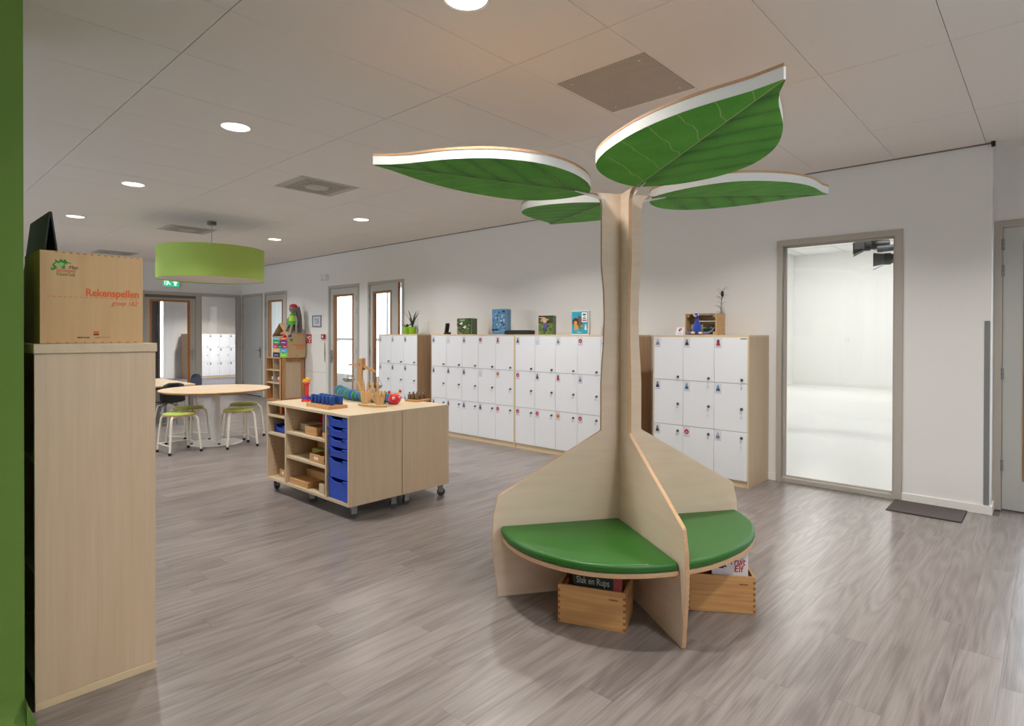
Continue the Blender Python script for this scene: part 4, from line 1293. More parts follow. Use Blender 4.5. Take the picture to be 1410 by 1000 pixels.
hd = MB().ball((0, 0, 0.046), 0.05, 0.058, 0.046, 20, 0, 12).build('head', M_pr, t, 60)
mb = MB(); mp_ = MB()
for s in (-1, 1):
    ey = Vector((0.037, -0.012 + s * 0.026, 0.056))
    mb.ball(ey, 0.012, 0.012, 0.014, 12, 0, 8)
    mp_.ball(ey + Vector((0.0095, -0.004, 0)), 0.005, 0.005, 0.006, 10, 0, 6)
mb.build('eye', mat('plush_eye_cream', (232, 226, 206), 0.7), hd, 60)
mp_.build('pupil', M_black, hd, 60)
mb = MB(); m3 = MB()
for s in (-1, 1):
    mb.tube([(0.0, s * 0.03, 0.085), (0.0, s * 0.05, 0.1)], 0.007, 8)
    m3.ball((0.0, s * 0.056, 0.106), 0.013, 0.013, 0.013, 12, 0, 8)
mb.build('antenna', mat('yellow_plush', (222, 180, 40), 0.9), hd)
m3.build('antenna_ball', M_pr, hd, 60)

# little tower toy
t = thing('tower_toy', 'red toy tower with a yellow top on a purple and red base', 'toy', (-4.82, 2.60, ZT), R(20))
bx('base', -0.035, 0.035, -0.03, 0.03, 0, 0.018, M_red, t, 0.003)
bx('base_block', -0.032, 0.032, -0.026, 0.026, 0.018, 0.045, mat('purple_plastic', (86, 46, 150), 0.4), t, 0.003)
bx('post', -0.012, 0.012, -0.012, 0.012, 0.045, 0.165, M_red, t, 0.002)
bx('collar', -0.02, 0.02, -0.02, 0.02, 0.15, 0.162, M_red, t, 0.002)
MB().prism([(-0.045, 0.165), (0.02, 0.17), (0.045, 0.195), (0.04, 0.206), (0.01, 0.196), (0.0, 0.212), (-0.012, 0.2), (-0.03, 0.195)], lambda u, v, w_: (u, w_, v), -0.012, 0.012).build('top', mat('yellow_plastic', (240, 166, 30), 0.4), t, bevel=0.002)

# ================================================================ round table and stools
t = thing('round_table', 'round pale wood table on a white pedestal', 'table', (-7.67, 2.925, 0))
M_top = wood('pale_table_top', (224, 200, 170), (208, 182, 150), 'x', 26, 1.0, 0.4)
MB().lathe([(0, 0.651), (0.60, 0.651), (0.625, 0.668), (0.625, 0.674), (0.623, 0.676), (0, 0.676)], 96, mlist=[1, 1, 1, 1, 0]).build('table_top', [M_top, M_beech], t)
MB().lathe([(0.05, 0.012), (0.05, 0.651)], 32).build('column', M_white, t)
MB().lathe([(0, 0), (0.30, 0), (0.305, 0.004), (0.295, 0.012), (0.06, 0.018), (0, 0.018)], 64).build('foot_plate', M_white, t)

M_plyseat = mat('stool_ply', (190, 148, 100), 0.5)
def make_stool(label, loc, rz):
    t = thing('stool', label, 'stool', loc, rz, 'lime topped stools at the round table')
    MB().lathe([(0, 0.423), (0.168, 0.423), (0.172, 0.427), (0.172, 0.434), (0.168, 0.437), (0, 0.437)], 40).build('seat', M_plyseat, t)
    MB().lathe([(0, 0.437), (0.164, 0.437), (0.168, 0.441), (0.164, 0.446), (0.14, 0.449), (0, 0.45)], 40).build('seat_pad', M_limeseat, t)
    for sx in (-1, 1):
        for sy in (-1, 1):
            l = MB().tube([(sx * 0.06, sy * 0.06, 0.413), (sx * 0.11, sy * 0.11, 0.413), (sx * 0.128, sy * 0.128, 0.407), (sx * 0.138, sy * 0.138, 0.39), (sx * 0.143, sy * 0.143, 0.36), (sx * 0.17, sy * 0.17, 0.012)], 0.0125, 12).build('leg', M_cream, t)
            MB().lathe([(0, 0), (0.016, 0), (0.0165, 0.004), (0.0155, 0.03), (0, 0.03)], 14, (sx * 0.1695, sy * 0.1695, 0)).build('foot_cap', M_black, l)
    for sy in (-1, 1):
        MB().tube([(-0.163, sy * 0.163, 0.10), (0.163, sy * 0.163, 0.10)], 0.0065, 8).build('stretcher', M_cream, t)
    MB().tube([(-0.163, -0.163, 0.10), (-0.163, 0.163, 0.10)], 0.0065, 8).build('stretcher', M_cream, t)
    return t
st = make_stool('lime topped stool at the round table, one stool away from the dark shell chair', (-7.40, 2.42, 0), R(4))
dup(st, (-7.27, 3.03, 0), R(-6), 'lime topped stool on the trolley side of the round table')
dup(st, (-7.95, 2.70, 0), R(35), 'lime topped stool tucked between the round table and the dark shell chair')
dup(st, (-7.83, 3.34, 0), R(22), 'lime topped stool on the cubby cabinet side of the round table')

# ================================================================ work table with shell chairs
t = thing('work_table', 'pale rectangular work table with dark flat legs behind the round table', 'table', (-10.65, 2.55, 0))
bx('table_top', -0.9, 0.75, -0.5, 0.92, 0.548, 0.572, M_top, t, 0.003)
M_dleg = mat('taupe_leg', (112, 104, 98), 0.5)
bx('apron', -0.85, 0.7, -0.45, 0.88, 0.508, 0.547, M_dleg, t)
for sx in (-0.85, 0.66):
    for sy in (-0.42, 0.37, 0.47, 0.85):
        bx('leg', sx, sx + 0.06, sy, sy + 0.05, 0, 0.508, M_dleg, t)
def shell_chair(label, loc, rz, m):
    t = thing('shell_chair', label, 'chair', loc, rz, 'shell chairs at the work table')
    mb = MB()
    n, k = 12, 10
    prof = [(0.20, 0.39), (0.10, 0.38), (0.0, 0.375), (-0.1, 0.38), (-0.17, 0.40), (-0.2, 0.45), (-0.215, 0.55), (-0.225, 0.62), (-0.232, 0.69), (-0.235, 0.72)]
    wid = [0.19, 0.20, 0.205, 0.2, 0.19, 0.19, 0.2, 0.19, 0.15, 0.07]
    grid = []
    for (y, z), w_ in zip(prof, wid):
        grid.append([(w_ * math.sin(a), y + 0.05 * (1 - math.cos(a)) * (1 if z > 0.42 else 0), z + 0.03 * (1 - math.cos(a)) * (1 if z <= 0.42 else 0)) for a in [-PI / 2 + PI * j / n for j in range(n + 1)]])
    for off in (0,):
        for i in range(len(grid) - 1):
            for j in range(n):
                mb.face([grid[i][j], grid[i][j + 1], grid[i + 1][j + 1], grid[i + 1][j]])
    s = mb.build('shell', m, t, 60)
    sm = s.modifiers.new('solid', 'SOLIDIFY'); sm.thickness = 0.008
    t.scale = (0.9, 0.9, 0.9)
    for a in (0.6, 2.5, 3.8, 5.6):
        MB().tube([(0.05 * math.cos(a), 0.05 * math.sin(a), 0.365), (0.16 * math.cos(a), 0.16 * math.sin(a), 0.33), (0.22 * math.cos(a), 0.22 * math.sin(a), 0.0)], 0.011, 8).build('leg', M_steel, t)
    return t
M_navy = mat('dark_navy_shell', (30, 34, 44), 0.45)
M_slateshell = mat('slate_blue_shell', (70, 76, 92), 0.5)
shell_chair('black shell chair with its back to the round table', (-9.55, 2.98, 0), R(95), mat('black_shell', (16, 17, 20), 0.4))
shell_chair('slate shell chair pushed in across the work table', (-11.86, 3.22, 0), R(-85), M_slateshell)
shell_chair('slate shell chair at the corridor end of the work table', (-11.1, 3.75, 0), R(-170), M_slateshell)
shell_chair('dark navy shell chair half hidden by the tall maple cabinet', (-11.86, 2.55, 0), R(-90), M_navy)

# ================================================================ cubby cabinet, house, rag doll
t = thing('cubby_cabinet', 'beech framed cubby cabinet with six pigeonholes beside the hose cabinet', 'cabinet', (-11.33, 5.254, 0))
W, D, Z0, Z1 = 0.658, 0.455, 0.055, 0.905
M_bz = M_beech_z
bx('side_panel', 0, 0.03, 0, D, Z0, Z1, M_bz, t); 
mb = MB().box(0, 0.0, 0, 0, 0, 0)
bx('side_panel', W - 0.03, W - 0.004, 0, D, Z0, Z1, M_maple, t)
mb = MB().box(W - 0.03, W, 0, 0.075, Z0, Z1).box(W - 0.03, W, D - 0.075, D, Z0, Z1).box(W - 0.03, W, 0.075, D - 0.075, Z1 - 0.085, Z1).box(W - 0.03, W, 0.075, D - 0.075, Z0, Z0 + 0.085)
mb.build('side_frame', M_bz, t, smooth=None)
bx('post', W - 0.10, W - 0.03, 0, 0.02, Z0, Z1, M_bz, t)
bx('back_panel', 0.03, W - 0.03, D - 0.012, D, Z0, Z1, M_maple, t)
bx('top_panel', 0.03, W - 0.03, 0, D - 0.012, Z1 - 0.022, Z1, M_bz, t)
bx('bottom_panel', 0.03, W - 0.03, 0, D - 0.012, Z0, Z0 + 0.04, M_bz, t)
bx('divider', 0.29, 0.306, 0.004, D - 0.012, Z0 + 0.04, Z1 - 0.022, M_maple, t)
for z in (0.404, 0.647):
    bx('shelf', 0.03, W - 0.10, 0.002, D - 0.012, z, z + 0.024, M_maple_x, t)
for x in (0.06, W - 0.06):
    for y in (0.06, D - 0.06):
        MB().lathe([(0, 0), (0.02, 0), (0.02, Z0), (0, Z0)], 12, (x, y, 0)).build('foot', M_black, t)
for x, z, c, nm in ((-11.15, 0.4285, (70, 110, 170), 'small blue and white pot in the middle left pigeonhole'), (-10.90, 0.4285, (200, 90, 110), 'small pink and white pot in the middle right pigeonhole')):
    p = thing('craft_pot', nm, 'pot', (x, 5.33, z))
    MB().lathe([(0, 0), (0.035, 0), (0.04, 0.05), (0, 0.05)], 16).build('body', mat('pot_%d' % c[0], c, 0.5), p)
    MB().lathe([(0.04, 0.05), (0.04, 0.10), (0, 0.10)], 16).build('lid', M_white, p)

M_card = mat('kraft_board', (196, 168, 126), 0.7, var=0.03, bscale=6)
t = thing('story_house', 'house shaped wooden game box with coloured drawers on the cubby cabinet', 'game box', (-11.183, 5.32, 0.9055))
HW, HD, HE, HA = 0.603, 0.36, 0.405, 0.655
PX = lambda u, v, w_: (u, w_, v)
mb = MB()
mb.box(0, HW, 0.0, HD, 0, 0.012).box(HW - 0.012, HW, 0.0, HD, 0.012, HE).box(0, 0.012, 0.0, HD, 0.012, HE).box(0.012, HW - 0.012, HD - 0.012, HD, 0.012, HE).box(0.012, HW - 0.012, 0.02, HD - 0.012, HE - 0.014, HE)
mb.build('body', M_card, t, smooth=None)
mb = MB()
for s in (0, 1):
    e = (0 if s == 0 else HW)
    q = [(e, HE), (HW / 2, HA), (HW / 2, HA - 0.016), (e + (0.014 if s == 0 else -0.014), HE)]
    MB().prism(q, PX, -0.015, HD).build('roof_panel', M_card, t, smooth=None)
cols_ = [[(110, 170, 220), (226, 100, 60)], [(40, 170, 70), (120, 40, 130)], [(214, 40, 130), (20, 110, 70), (208, 40, 70)], [(220, 180, 100), (70, 170, 220)], [(44, 44, 110), (140, 210, 60)]]
zt = HE - 0.016
hs = [0.056, 0.085, 0.072, 0.085, 0.088]
for row, h in zip(cols_, hs):
    n = len(row); ww = (HW - 0.024) / n
    for k, c in enumerate(row):
        d = bx('drawer', 0.012 + k * ww + 0.002, 0.012 + (k + 1) * ww - 0.002, -0.004, 0.02, zt - h + 0.003, zt - 0.001, ink(c), t, 0.001, 1)
        cx = 0.012 + (k + 0.5) * ww
        printed('drawer_print', [((20, 20, 22), ell(cx, zt - 0.006, 0.018, 0.008, 12)), ((230, 228, 224), rect(cx - ww * 0.28, cx + ww * 0.28, zt - h * 0.62, zt - h * 0.5))], lambda u, v, w_: (u, -0.004 - w_, v), d)
    zt -= h
PS = lambda u, v, w_: (HW + w_, u, v)
it = [((222, 110, 50), rect(0.09, 0.34, 0.232, 0.246)), ((222, 110, 50), rect(0.17, 0.34, 0.20, 0.212)), ((222, 110, 50), rect(0.17, 0.33, 0.166, 0.176)), ((80, 150, 60), ell(0.075, 0.34, 0.035, 0.022)), ((80, 150, 60), rect(0.05, 0.11, 0.305, 0.315)), ((120, 60, 30), ell(0.19, 0.036, 0.012, 0.01, 10))]
printed('side_print', it, PS, t)
tag(MB().ball((0, 0, 0), 0.10, 0.08, 0.05, 16, 0, 8).ball((-0.12, 0.02, -0.01), 0.09, 0.07, 0.04, 16, 1, 8).build('hand_puppet', [mat('orange_plush', (230, 100, 70), 0.9), mat('grey_plush', (150, 146, 142), 0.95)], None, 60, loc=(-10.83, 5.42, 1.366)),
    'orange and grey plush puppet lying under the house roof', 'plush toy')

t = thing('rag_doll', 'grey rag doll in green striped shirt and red hat on the house roof', 'doll', (-10.72, 5.50, 1.50), R(25))
M_dollgrey = mat('grey_knit', (142, 138, 134), 0.95, bump=0.5, bscale=200)
mb = MB()
mb.tube([(0, 0, 0.0), (0, 0, 0.10), (0, 0, 0.22), (0, 0, 0.26)], [0.06, 0.065, 0.05, 0.03], 14)
mb.ball((0, 0, 0.33), 0.075, 0.07, 0.082, 18, 0, 12)
for s in (-1, 1):
    mb.tube([(s * 0.04, -0.02, 0.02), (s * 0.05, -0.10, 0.01), (s * 0.055, -0.14, -0.09), (s * 0.055, -0.15, -0.17)], [0.03, 0.026, 0.024, 0.024], 10)
mb.tube([(0.05, 0, 0.2), (0.11, -0.03, 0.13), (0.14, -0.08, 0.0), (0.15, -0.09, -0.12)], [0.026, 0.024, 0.022, 0.024], 10)
mb.tube([(-0.05, 0, 0.2), (-0.09, -0.03, 0.12), (-0.08, -0.07, 0.04)], [0.026, 0.024, 0.022], 10)
mb.build('body', M_dollgrey, t, 60)
mb = MB().lathe([(0.045, 0.245), (0.068, 0.2), (0.085, 0.1), (0.10, 0.03), (0.094, 0.03), (0.07, 0.1)], 20, mlist=[0, 1, 0, 1, 0])
mb.build('shirt', [mat('doll_green', (70, 170, 50), 0.9), mat('doll_lime', (170, 210, 70), 0.9)], t, 60)
MB().lathe([(0.1, 0.03), (0.112, -0.005), (0.1, -0.005)], 20).build('skirt', M_black, t, 60)
MB().ball((0.0, 0.015, 0.375), 0.08, 0.075, 0.055, 18, 0, 10).build('hat', mat('doll_red', (186, 30, 40), 0.9), t, 60)
MB().tube([(0.04, 0.06, 0.37), (0.07, 0.085, 0.2), (0.08, 0.09, 0.0), (0.08, 0.08, -0.12)], [0.05, 0.05, 0.045, 0.03], 12).build('hair', mat('doll_hair_grey', (120, 116, 114), 1.0, bump=0.6, bscale=160), t, 60)
MB().ball((-0.055, -0.165, -0.185), 0.03, 0.045, 0.026, 12, 0, 8).build('shoe', mat('doll_shoe_red', (220, 60, 40), 0.6), t, 60)
MB().ball((0.055, -0.165, -0.185), 0.03, 0.045, 0.026, 12, 0, 8).build('shoe', mat('doll_shoe_blue', (40, 60, 140), 0.6), t, 60)
mb = MB()
for s in (-1, 1): mb.ball((s * 0.028, -0.066, 0.335), 0.006, 0.005, 0.007, 8, 0, 6)
mb.ball((0, -0.07, 0.315), 0.009, 0.01, 0.008, 8, 0, 6)
mb.build('face', M_black, t, 60)

# ================================================================ things on the locker wall
t = thing('hose_cabinet', 'white fire hose cabinet set in the wall beside the glazed door', 'hose cabinet', (-10.66, YW, 0))
bx('frame', 0, 0.80, -0.008, 0.0, 0.05, 1.385, M_white, t)
bx('door', 0.015, 0.785, -0.018, -0.008, 0.64, 1.37, M_white, t, 0.002)
bx('lower_door', 0.015, 0.785, -0.018, -0.008, 0.065, 0.625, M_white, t, 0.002)
MB().prism([(0.728, 0.83), (0.742, 0.86), (0.748, 1.02), (0.742, 1.18), (0.728, 1.21), (0.722, 1.02)], lambda u, v, w_: (u, w_, v), -0.021, -0.0182).build('grip_slot', M_black, t)
t = thing('hose_sign', 'red square fire hose sign on the white cabinet', 'sign', (-10.61, YW - 0.0185, 1.178))
bx('plate', 0, 0.20, -0.003, 0, 0, 0.172, mat('sign_red', (206, 34, 36), 0.5), t)
printed('pictogram', [((238, 236, 232), ell(0.13, 0.10, 0.045, 0.045)), ((206, 34, 36), ell(0.13, 0.10, 0.025, 0.025)), ((238, 236, 232), rect(0.03, 0.10, 0.10, 0.125)), ((238, 236, 232), rect(0.02, 0.04, 0.03, 0.15)), ((238, 236, 232), rect(0.10, 0.165, 0.02, 0.04))],
        lambda u, v, w_: (u, -0.003 - w_, v), t)
t = thing('alarm_button', 'small red alarm call button on the hose cabinet', 'button', (-10.016, YW - 0.0185, 1.262))
bx('housing', 0, 0.115, -0.03, 0, 0, 0.088, mat('alarm_red', (170, 44, 48), 0.5), t, 0.004)
bx('glass', 0.035, 0.082, -0.032, -0.03, 0.022, 0.066, M_white, t)
t = thing('framed_notice', 'small grey framed notice on the wall above the hose cabinet', 'picture', (-10.40, YW, 1.486))
MB().box(0, 0.325, -0.015, 0, 0, 0.022).box(0, 0.325, -0.015, 0, 0.199, 0.221).box(0, 0.022, -0.015, 0, 0.022, 0.199).box(0.303, 0.325, -0.015, 0, 0.022, 0.199).build('frame', mat('grey_frame', (150, 156, 164), 0.4, 0.3), t, smooth=None)
bx('sheet', 0.022, 0.303, -0.006, 0, 0.022, 0.199, mat('blue_grey_sheet', (204, 210, 220), 0.6), t)
printed('drawing', [((160, 168, 184), rect(0.08, 0.24, 0.06, 0.16)), ((196, 202, 214), rect(0.1, 0.2, 0.08, 0.13)), ((150, 150, 170), rect(0.15, 0.23, 0.09, 0.12))], lambda u, v, w_: (u, -0.006 - w_, v), t)
t = thing('wall_sensor', 'white round motion sensor high on the wall over the picture', 'sensor', (-10.05, YW, 2.40))
MB().lathe([(0.05, 0), (0.055, -0.03), (0.04, -0.035), (0.0, -0.035)], 20, (0, 0, 0), 0, 'y').build('ring', M_white, t)
MB().lathe([(0.06, 0), (0.06, -0.05), (0.045, -0.07), (0, -0.075)], 20, (0.17, 0, 0), 0, 'y').build('body', M_white, t)
t = tag(bx('corner_guard', -0.386, -0.353, YW - 0.004, YW, 0.068, 1.468, M_galv), 'steel corner guard strip on the wall edge beside the mat', 'corner guard')
o = thing('door_mat', 'dark speckled mat lying against the baseboard', 'mat', (-0.955, 5.335, 0))
M_mat = mat('speckled_mat', (82, 74, 72), 0.95, bump=0.8, bscale=420, var=0.25)
bx('pile', 0.004, 0.471, 0.004, 0.378, 0.0015, 0.009, M_mat, o)
bx('backing', 0, 0.475, 0, 0.382, 0, 0.004, mat('mat_backing', (44, 40, 40), 0.9), o)

# lime pots
def pot(label, loc, h, leaves, spread):
    t = thing('potted_plant', label, 'plant', loc, 0)
    n = 36
    mb = MB()
    r0, r1 = 0.048, 0.062
    rings = []
    for i, f in enumerate((0, 0.5, 1)):
        for k in range(n):
            a = 2 * PI * k / n
            z = f * h + (0.014 * abs(math.sin(a * 4)) if i == 2 else 0)
            r_ = r0 + (r1 - r0) * f
            mb.v.append((r_ * math.cos(a), r_ * math.sin(a), z))
    for i in range(2):
        for k in range(n):
            q = (k + 1) % n
            mb.f.append((i * n + k, i * n + q, (i + 1) * n + q, (i + 1) * n + k)); mb.m.append(0)
    mb.f.append(tuple(range(n))[::-1]); mb.m.append(0)
    mb.build('pot', mat('lime_pot', (128, 178, 34), 0.45), t, 60)
    MB().lathe([(0, h * 0.86), (0.056, h * 0.86), (0, h * 0.9)], 20).build('soil', mat('soil', (40, 30, 22), 1.0), t)
    for (a, lean, L_) in leaves:
        mb = MB()
        pts, wd = [], []
        for k in range(8):
            u = k / 7
            rr = spread * lean * (u ** 1.6) * L_
            pts.append(Vector((rr * math.cos(a), rr * math.sin(a), h * 0.85 + L_ * u * (1 - 0.25 * lean * u))))
            wd.append(0.011 * math.sin(PI * min(0.98, 0.12 + 0.86 * u)) ** 0.7 * (1 if u < 0.98 else 0.1))
        side = Vector((-math.sin(a), math.cos(a), 0)); out = Vector((math.cos(a), math.sin(a), 0))
        for k in range(7):
            for s in (-1, 1):
                A, B = pts[k], pts[k + 1]
                mb.face([A, B, B + side * s * wd[k + 1] + out * 0.004, A + side * s * wd[k] + out * 0.004])
        mb.build('leaf_blade', mat('dark_leaf', (44, 72, 36), 0.5), t, 60)
    return t
pr_ = random.Random(5)
pot('low leafy plant in a scalloped lime pot on the short lockers', (-7.09, 5.42, 1.3555), 0.10, [(k * 0.8 + 0.2, pr_.uniform(0.8, 1.2), pr_.uniform(0.07, 0.11)) for k in range(9)], 0.95)
pot('tall spiky plant in a scalloped lime pot on the short lockers', (-6.93, 5.40, 1.3555), 0.10, [(k * 1.05, pr_.uniform(0.3, 0.8), pr_.uniform(0.16, 0.30)) for k in range(12)], 0.7)
o = thing('note_card', 'small white note card propped behind the lime pots', 'card', (-7.10, 5.54, 1.3555))
bx('card', 0, 0.13, 0, 0.002, 0, 0.20, M_paper, o)
bx('prop', 0.05, 0.08, 0.002, 0.05, 0, 0.003, M_paper, o)

o = thing('phone_stand', 'black desk phone leaning in its stand on the lockers', 'phone', (-6.19, 5.42, 1.3555), R(-20))
MB().prism([(-0.055, 0), (0.075, 0), (0.085, 0.028), (0.075, 0.03), (0.03, 0.022), (-0.035, 0.022)], lambda u, v, w_: (u, w_, v), -0.03, 0.03).build('base', M_black, o, bevel=0.002)
MB().prism([(-0.04, 0.02), (0.0, 0.02), (0.045, 0.12), (0.045, 0.15), (0.02, 0.155), (0.0, 0.14)], lambda u, v, w_: (u, w_, v), -0.024, 0.024).build('handset', M_black, o, bevel=0.004)

# picture books standing half open on the lockers
def standing_book(label, x0, x1, y, h, cover, items, open_w=0.10, spine=0.012):
    t = thing('picture_book', label, 'book', (x0, y, 1.3555))
    w = x1 - x0
    bx('front_cover', 0, w, 0, 0.003, 0, h, cover, t)
    sp = math.atan2(open_w, w * 0.9)
    bk = MB().box(-w, 0, 0, 0.003, 0, h).build('back_cover', cover, t, loc=(w, 0.002, 0), rot=(0, 0, -1.05))
    bx('pages', 0.006, w - 0.002, 0.003, 0.003 + spine, 0.003, h - 0.004, M_paper, t)
    printed('cover_picture', [(c, [(u * w, v * h) for u, v in poly]) for c, poly in items], lambda u, v, w_: (u, -w_, v), t)
    return t
rr = random.Random(11)
it = [((66, 96, 44), rect(0, 1, 0, 1))]
for k in range(46):
    c = rr.choice([(90, 124, 56), (52, 84, 36), (112, 140, 70), (46, 70, 34), (120, 110, 70), (96, 130, 60)])
    it.append((c, [(min(max(u, 0.0), 1.0), min(max(v, 0.0), 1.0)) for u, v in ell(rr.random(), rr.random(), rr.uniform(0.04, 0.11), rr.uniform(0.04, 0.09), 10, rr.random() * 3)]))
for cx, cy in ((0.3, 0.63), (0.55, 0.4)):
    it += [((224, 224, 218), ell(cx, cy, 0.12, 0.09, 14, 0.5)), ((30, 30, 32), ell(cx - 0.08, cy - 0.05, 0.07, 0.06, 12)), ((232, 232, 226), ell(cx + 0.08, cy + 0.08, 0.06, 0.07, 12)), ((26, 26, 28), ell(cx + 0.02, cy - 0.08, 0.05, 0.05, 10))]
for cx, cy in ((0.1, 0.4), (0.18, 0.12), (0.06, 0.2), (0.85, 0.35), (0.32, 0.04), (0.9, 0.55)):
    it.append(((220, 150, 160), ell(cx, cy + 0.02, 0.07, 0.03, 10)))
it += [((220, 224, 210), rect(0.25, 0.6, 0.86, 0.9))]
standing_book('green picture book with black and white animals on its cover', -5.90, -5.63, 5.35, 0.213, mat('leaf_green_cover', (58, 84, 40), 0.5), it)
it = [((84, 142, 186), rect(0, 1, 0, 1))]
for k in range(70):
    c = rr.choice([(60, 104, 150), (120, 172, 206), (214, 190, 150), (52, 70, 104), (150, 190, 214), (100, 150, 190), (208, 214, 220)])
    s = rr.uniform(0.02, 0.055)
    it.append((c, ell(rr.uniform(0.06, 0.94), rr.uniform(0.15, 0.9), s, s * 0.75, 8)))
it += [((30, 44, 80), ell(0.88, 0.9, 0.1, 0.045, 8)), ((34, 48, 84), rect(0.05, 0.5, 0.14, 0.22)), ((200, 214, 226), rect(0.2, 0.62, 0.10, 0.125)), ((40, 50, 70), ell(0.9, 0.37, 0.08, 0.03, 8))]
standing_book('tall blue picture book crowded with tiny figures', -5.245, -5.0, 5.35, 0.318, mat('blue_cover', (84, 142, 186), 0.5), it)
o = thing('black_speaker', 'low black rounded device lying on top of the lockers', 'speaker', (-4.765, 5.33, 1.3555))
MB().prism([(0.24 * math.cos(a), 0.07 * math.sin(a)) for a in [2 * PI * k / 32 for k in range(32)]], lambda u, v, w_: (u, v, w_), 0, 0.05).build('body', M_black, o, bevel=0.006)
MB().prism([(0.2 * math.cos(a), 0.05 * math.sin(a)) for a in [2 * PI * k / 32 for k in range(32)]], lambda u, v, w_: (u, v, w_), 0.05, 0.053).build('grille', mat('speaker_mesh', (36, 36, 40), 0.8), o)
it = [((92, 118, 52), rect(0, 1, 0, 1)), ((54, 66, 34), rect(0, 1, 0.6, 1))]
for k in range(40):
    it.append((rr.choice([(120, 146, 64), (80, 104, 44), (140, 156, 84), (70, 92, 40)]), ell(rr.uniform(0.05, 0.95), rr.uniform(0.05, 0.55), 0.05, rr.uniform(0.03, 0.08), 8)))
it += [((180, 140, 90), ell(0.46, 0.75, 0.33, 0.07, 16, 0.12)), ((206, 166, 120), ell(0.44, 0.8, 0.2, 0.08, 16)), ((216, 180, 150), ell(0.48, 0.68, 0.12, 0.07, 12)), ((86, 82, 140), [(0.34, 0.34), (0.62, 0.34), (0.6, 0.62), (0.36, 0.62)]), ((100, 94, 156), [(0.58, 0.56), (0.72, 0.46), (0.74, 0.52), (0.6, 0.62)]), ((60, 66, 110), rect(0.36, 0.46, 0.18, 0.34)), ((60, 66, 110), rect(0.5, 0.6, 0.18, 0.34)), ((190, 40, 40), ell(0.35, 0.95, 0.05, 0.03, 8)), ((232, 230, 222), rect(0.1, 0.5, 0.88, 0.9))]
standing_book('green photo book showing a child in a straw hat', -4.48, -4.262, 5.35, 0.222, mat('moss_cover', (70, 88, 42), 0.5), it)
it = [((236, 236, 234), rect(0, 1, 0, 1)), ((42, 158, 186), rect(0.03, 0.97, 0.03, 0.96)), ((96, 92, 92), [(0.28, 0.5), (0.45, 0.84), (0.5, 0.78), (0.58, 0.74), (0.7, 0.62), (0.66, 0.3), (0.36, 0.3)]),
      ((84, 46, 28), ell(0.26, 0.54, 0.19, 0.16)), ((222, 150, 60), ell(0.26, 0.48, 0.10, 0.09)), ((222, 150, 60), [(0.18, 0.2), (0.44, 0.2), (0.4, 0.4), (0.2, 0.42)]), ((60, 130, 90), ell(0.55, 0.3, 0.08, 0.07)), ((230, 150, 50), ell(0.62, 0.36, 0.05, 0.05)),
      ((232, 234, 234), [(0.78, 0.2), (0.92, 0.2), (0.88, 0.36), (0.9, 0.44), (0.85, 0.4), (0.82, 0.45)]), ((240, 240, 240), rect(0.62, 0.93, 0.52, 0.92)), ((60, 60, 66), rect(0.68, 0.86, 0.80, 0.86)), ((60, 60, 66), rect(0.74, 0.8, 0.73, 0.77)), ((60, 60, 66), rect(0.69, 0.86, 0.66, 0.70)), ((180, 60, 60), rect(0.66, 0.9, 0.57, 0.62)), ((206, 226, 232), rect(0.36, 0.62, 0.09, 0.11))]
standing_book('turquoise picture book with a white title box', -4.0, -3.765, 5.35, 0.268, mat('white_board_cover', (232, 232, 230), 0.5), it)

# peacock in its crate
t = thing('display_crate', 'small open wooden crate on its side holding the plush peacock', 'crate', (-2.62, 5.33, 1.3555))
M_pine = wood('pine_slat', (206, 170, 124), (184, 144, 98), 'x', 30, 1.5)
CW, CD, CH = 0.31, 0.20, 0.205
bx('side', 0, 0.010, 0, CD, 0, CH, M_pine, t); bx('side', CW - 0.010, CW, 0, CD, 0, CH, M_pine, t)
for k in range(3):
    bx('slat', 0.0105, CW - 0.0105, k * 0.068 + 0.001, k * 0.068 + 0.062, CH - 0.008, CH, M_pine, t)
    bx('slat', 0.0105, CW - 0.0105, k * 0.068 + 0.001, k * 0.068 + 0.062, 0, 0.006, M_pine, t)
    bx('back_slat', 0.0105, CW - 0.0105, CD - 0.008, CD, 0.01 + k * 0.064, 0.066 + k * 0.064, M_pine, t)
for x in (0.0105, CW - 0.0385):
    for z in (CH - 0.034, 0.007):
        bx('corner_block', x, x + 0.028, 0.012, 0.036, z, z + 0.026, M_pine, t)
g = MB()
gr_ = random.Random(2)
for k in range(260):
    x, y = gr_.uniform(0.03, CW - 0.03), gr_.uniform(0.05, CD - 0.02)
    a = gr_.random() * 6.28; h = gr_.uniform(0.05, 0.12) * (0.6 + 0.5 * (x / CW)); w_ = 0.006
    g.face([(x - w_ * math.cos(a), y - w_ * math.sin(a), 0.0065), (x + w_ * math.cos(a), y + w_ * math.sin(a), 0.0065), (x + gr_.uniform(-0.012, 0.012), y + gr_.uniform(-0.012, 0.012), h)])
o = g.build('moss_tuft', mat('moss_green', (46, 84, 30), 0.95), None, None, loc=(-2.62, 5.33, 1.3555))
tag(o, 'tuft of green moss filling the small crate', 'moss', None, 'stuff')
t = thing('plush_peacock', 'blue plush peacock sitting in the small crate', 'plush toy', (-2.495, 5.325, 1.3625), R(20))
M_peac = mat('peacock_blue_plush', (34, 66, 168), 0.9, bump=0.6, bscale=260, sheen=0.5)
mb = MB()
mb.tube([(0, 0, 0.0), (0, 0, 0.03), (0, 0.0, 0.075), (0, -0.004, 0.11), (-0.002, -0.008, 0.14), (-0.004, -0.012, 0.16)], [0.03, 0.044, 0.038, 0.024, 0.017, 0.015], 16)
mb.ball((-0.006, -0.018, 0.178), 0.026, 0.028, 0.022, 16, 0, 10)
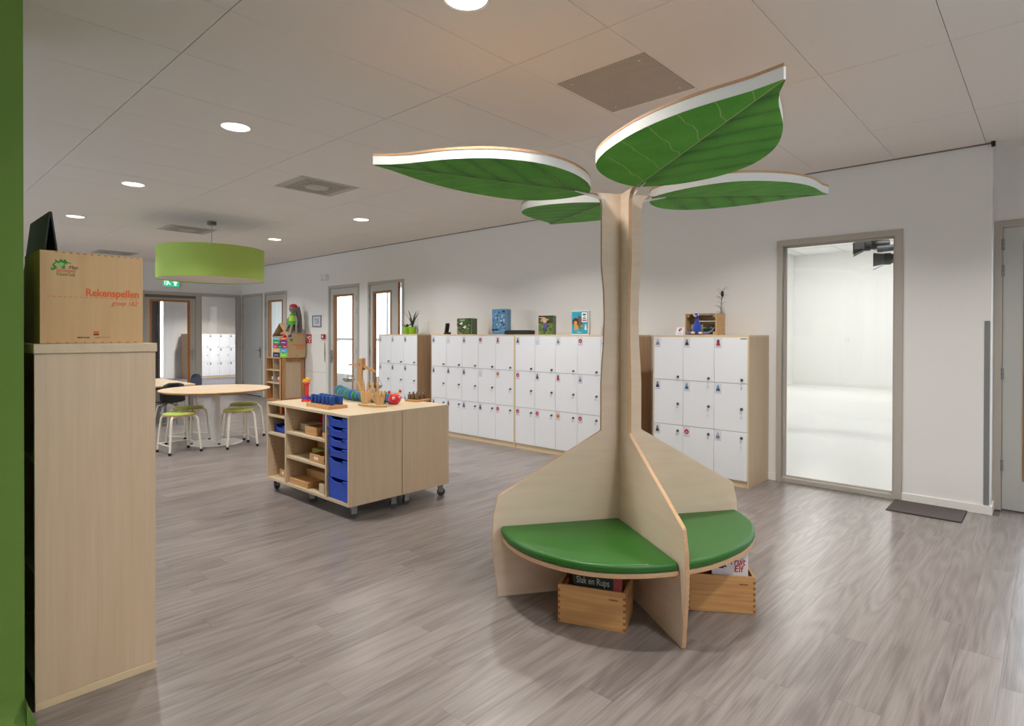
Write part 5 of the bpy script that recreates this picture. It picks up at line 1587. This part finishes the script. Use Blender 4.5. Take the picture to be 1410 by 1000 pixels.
mb.build('body', M_peac, t, 60)
M_pcream = mat('peacock_cream', (226, 206, 164), 0.8)
MB().ball((-0.014, -0.046, 0.172), 0.014, 0.018, 0.009, 12, 0, 8).build('beak', M_pcream, t, 60)
mb = MB()
for s in (-1, 1): mb.ball((-0.006 + s * 0.02, -0.038, 0.183), 0.006, 0.004, 0.008, 10, 0, 6)
mb.build('eye_patch', mat('plush_eye_white', (230, 230, 226), 0.8), t, 60)
for s in (-1, 1):
    MB().ball((s * 0.034, -0.045, 0.012), 0.021, 0.03, 0.013, 14, 0, 8).build('foot', M_pcream, t, 60)
    MB().ball((s * 0.044, 0.01, 0.06), 0.012, 0.03, 0.04, 14, 0, 8).build('wing', mat('peacock_grey', (140, 140, 140), 0.9), t, 60)
MB().tube([(0.05, 0.0, 0.012), (0.10, -0.01, 0.012), (0.135, -0.005, 0.03), (0.15, 0.0, 0.06)], [0.012, 0.012, 0.010, 0.006], 10).build('tail', mat('peacock_lilac', (120, 120, 176), 0.9), t, 60)
MB().tube([(-0.05, 0.0, 0.012), (-0.09, -0.015, 0.014), (-0.10, -0.03, 0.02)], [0.012, 0.014, 0.01], 10).build('tail', mat('peacock_lilac', (120, 120, 176), 0.9), t, 60)
t = thing('peacock_feather', 'tall dark peacock feather rising behind the small crate', 'feather', (-2.365, 5.548, 1.3555))
M_feather = mat('feather_brown', (96, 88, 76), 0.9)
stem = [(0, 0, 0), (0.004, 0, 0.2), (0.01, 0, 0.32), (0.02, 0, 0.41)]
MB().tube(stem, 0.0035, 6).build('quill', M_feather, t)
fr_ = random.Random(4)
mb = MB()
for k in range(22):
    u = 0.19 + 0.24 * fr_.random()
    s = fr_.choice((-1, 1)); L_ = fr_.uniform(0.03, 0.075)
    x = 0.003 + (u - 0.2) * 0.08
    mb.tube([(x, 0, u), (x + s * L_ * 0.5, -0.005, u + L_ * 0.45), (x + s * L_, -0.008, u + L_ * (0.55 if fr_.random() < 0.5 else 0.2))], [0.0014, 0.0012, 0.0006], 5)
mb.build('barbs', M_feather, t)
MB().ball((0.02, -0.004, 0.395), 0.016, 0.006, 0.03, 14, 0, 8).build('eye_spot', mat('feather_eye', (44, 34, 30), 0.6), t, 60)
o = thing('note_card', 'small white card with a picture propped against the peacock crate', 'card', (-2.70, 5.29, 1.3555), R(-12))
o.rotation_euler = (R(-18), 0, R(-12))
bx('card', 0, 0.085, 0, 0.002, 0, 0.078, M_paper, o)
printed('card_picture', [((60, 90, 170), ell(0.04, 0.05, 0.014, 0.018)), ((210, 100, 60), ell(0.052, 0.058, 0.014, 0.014)), ((220, 120, 150), rect(0.015, 0.07, 0.012, 0.018))], lambda u, v, w_: (u, -w_, v), o)
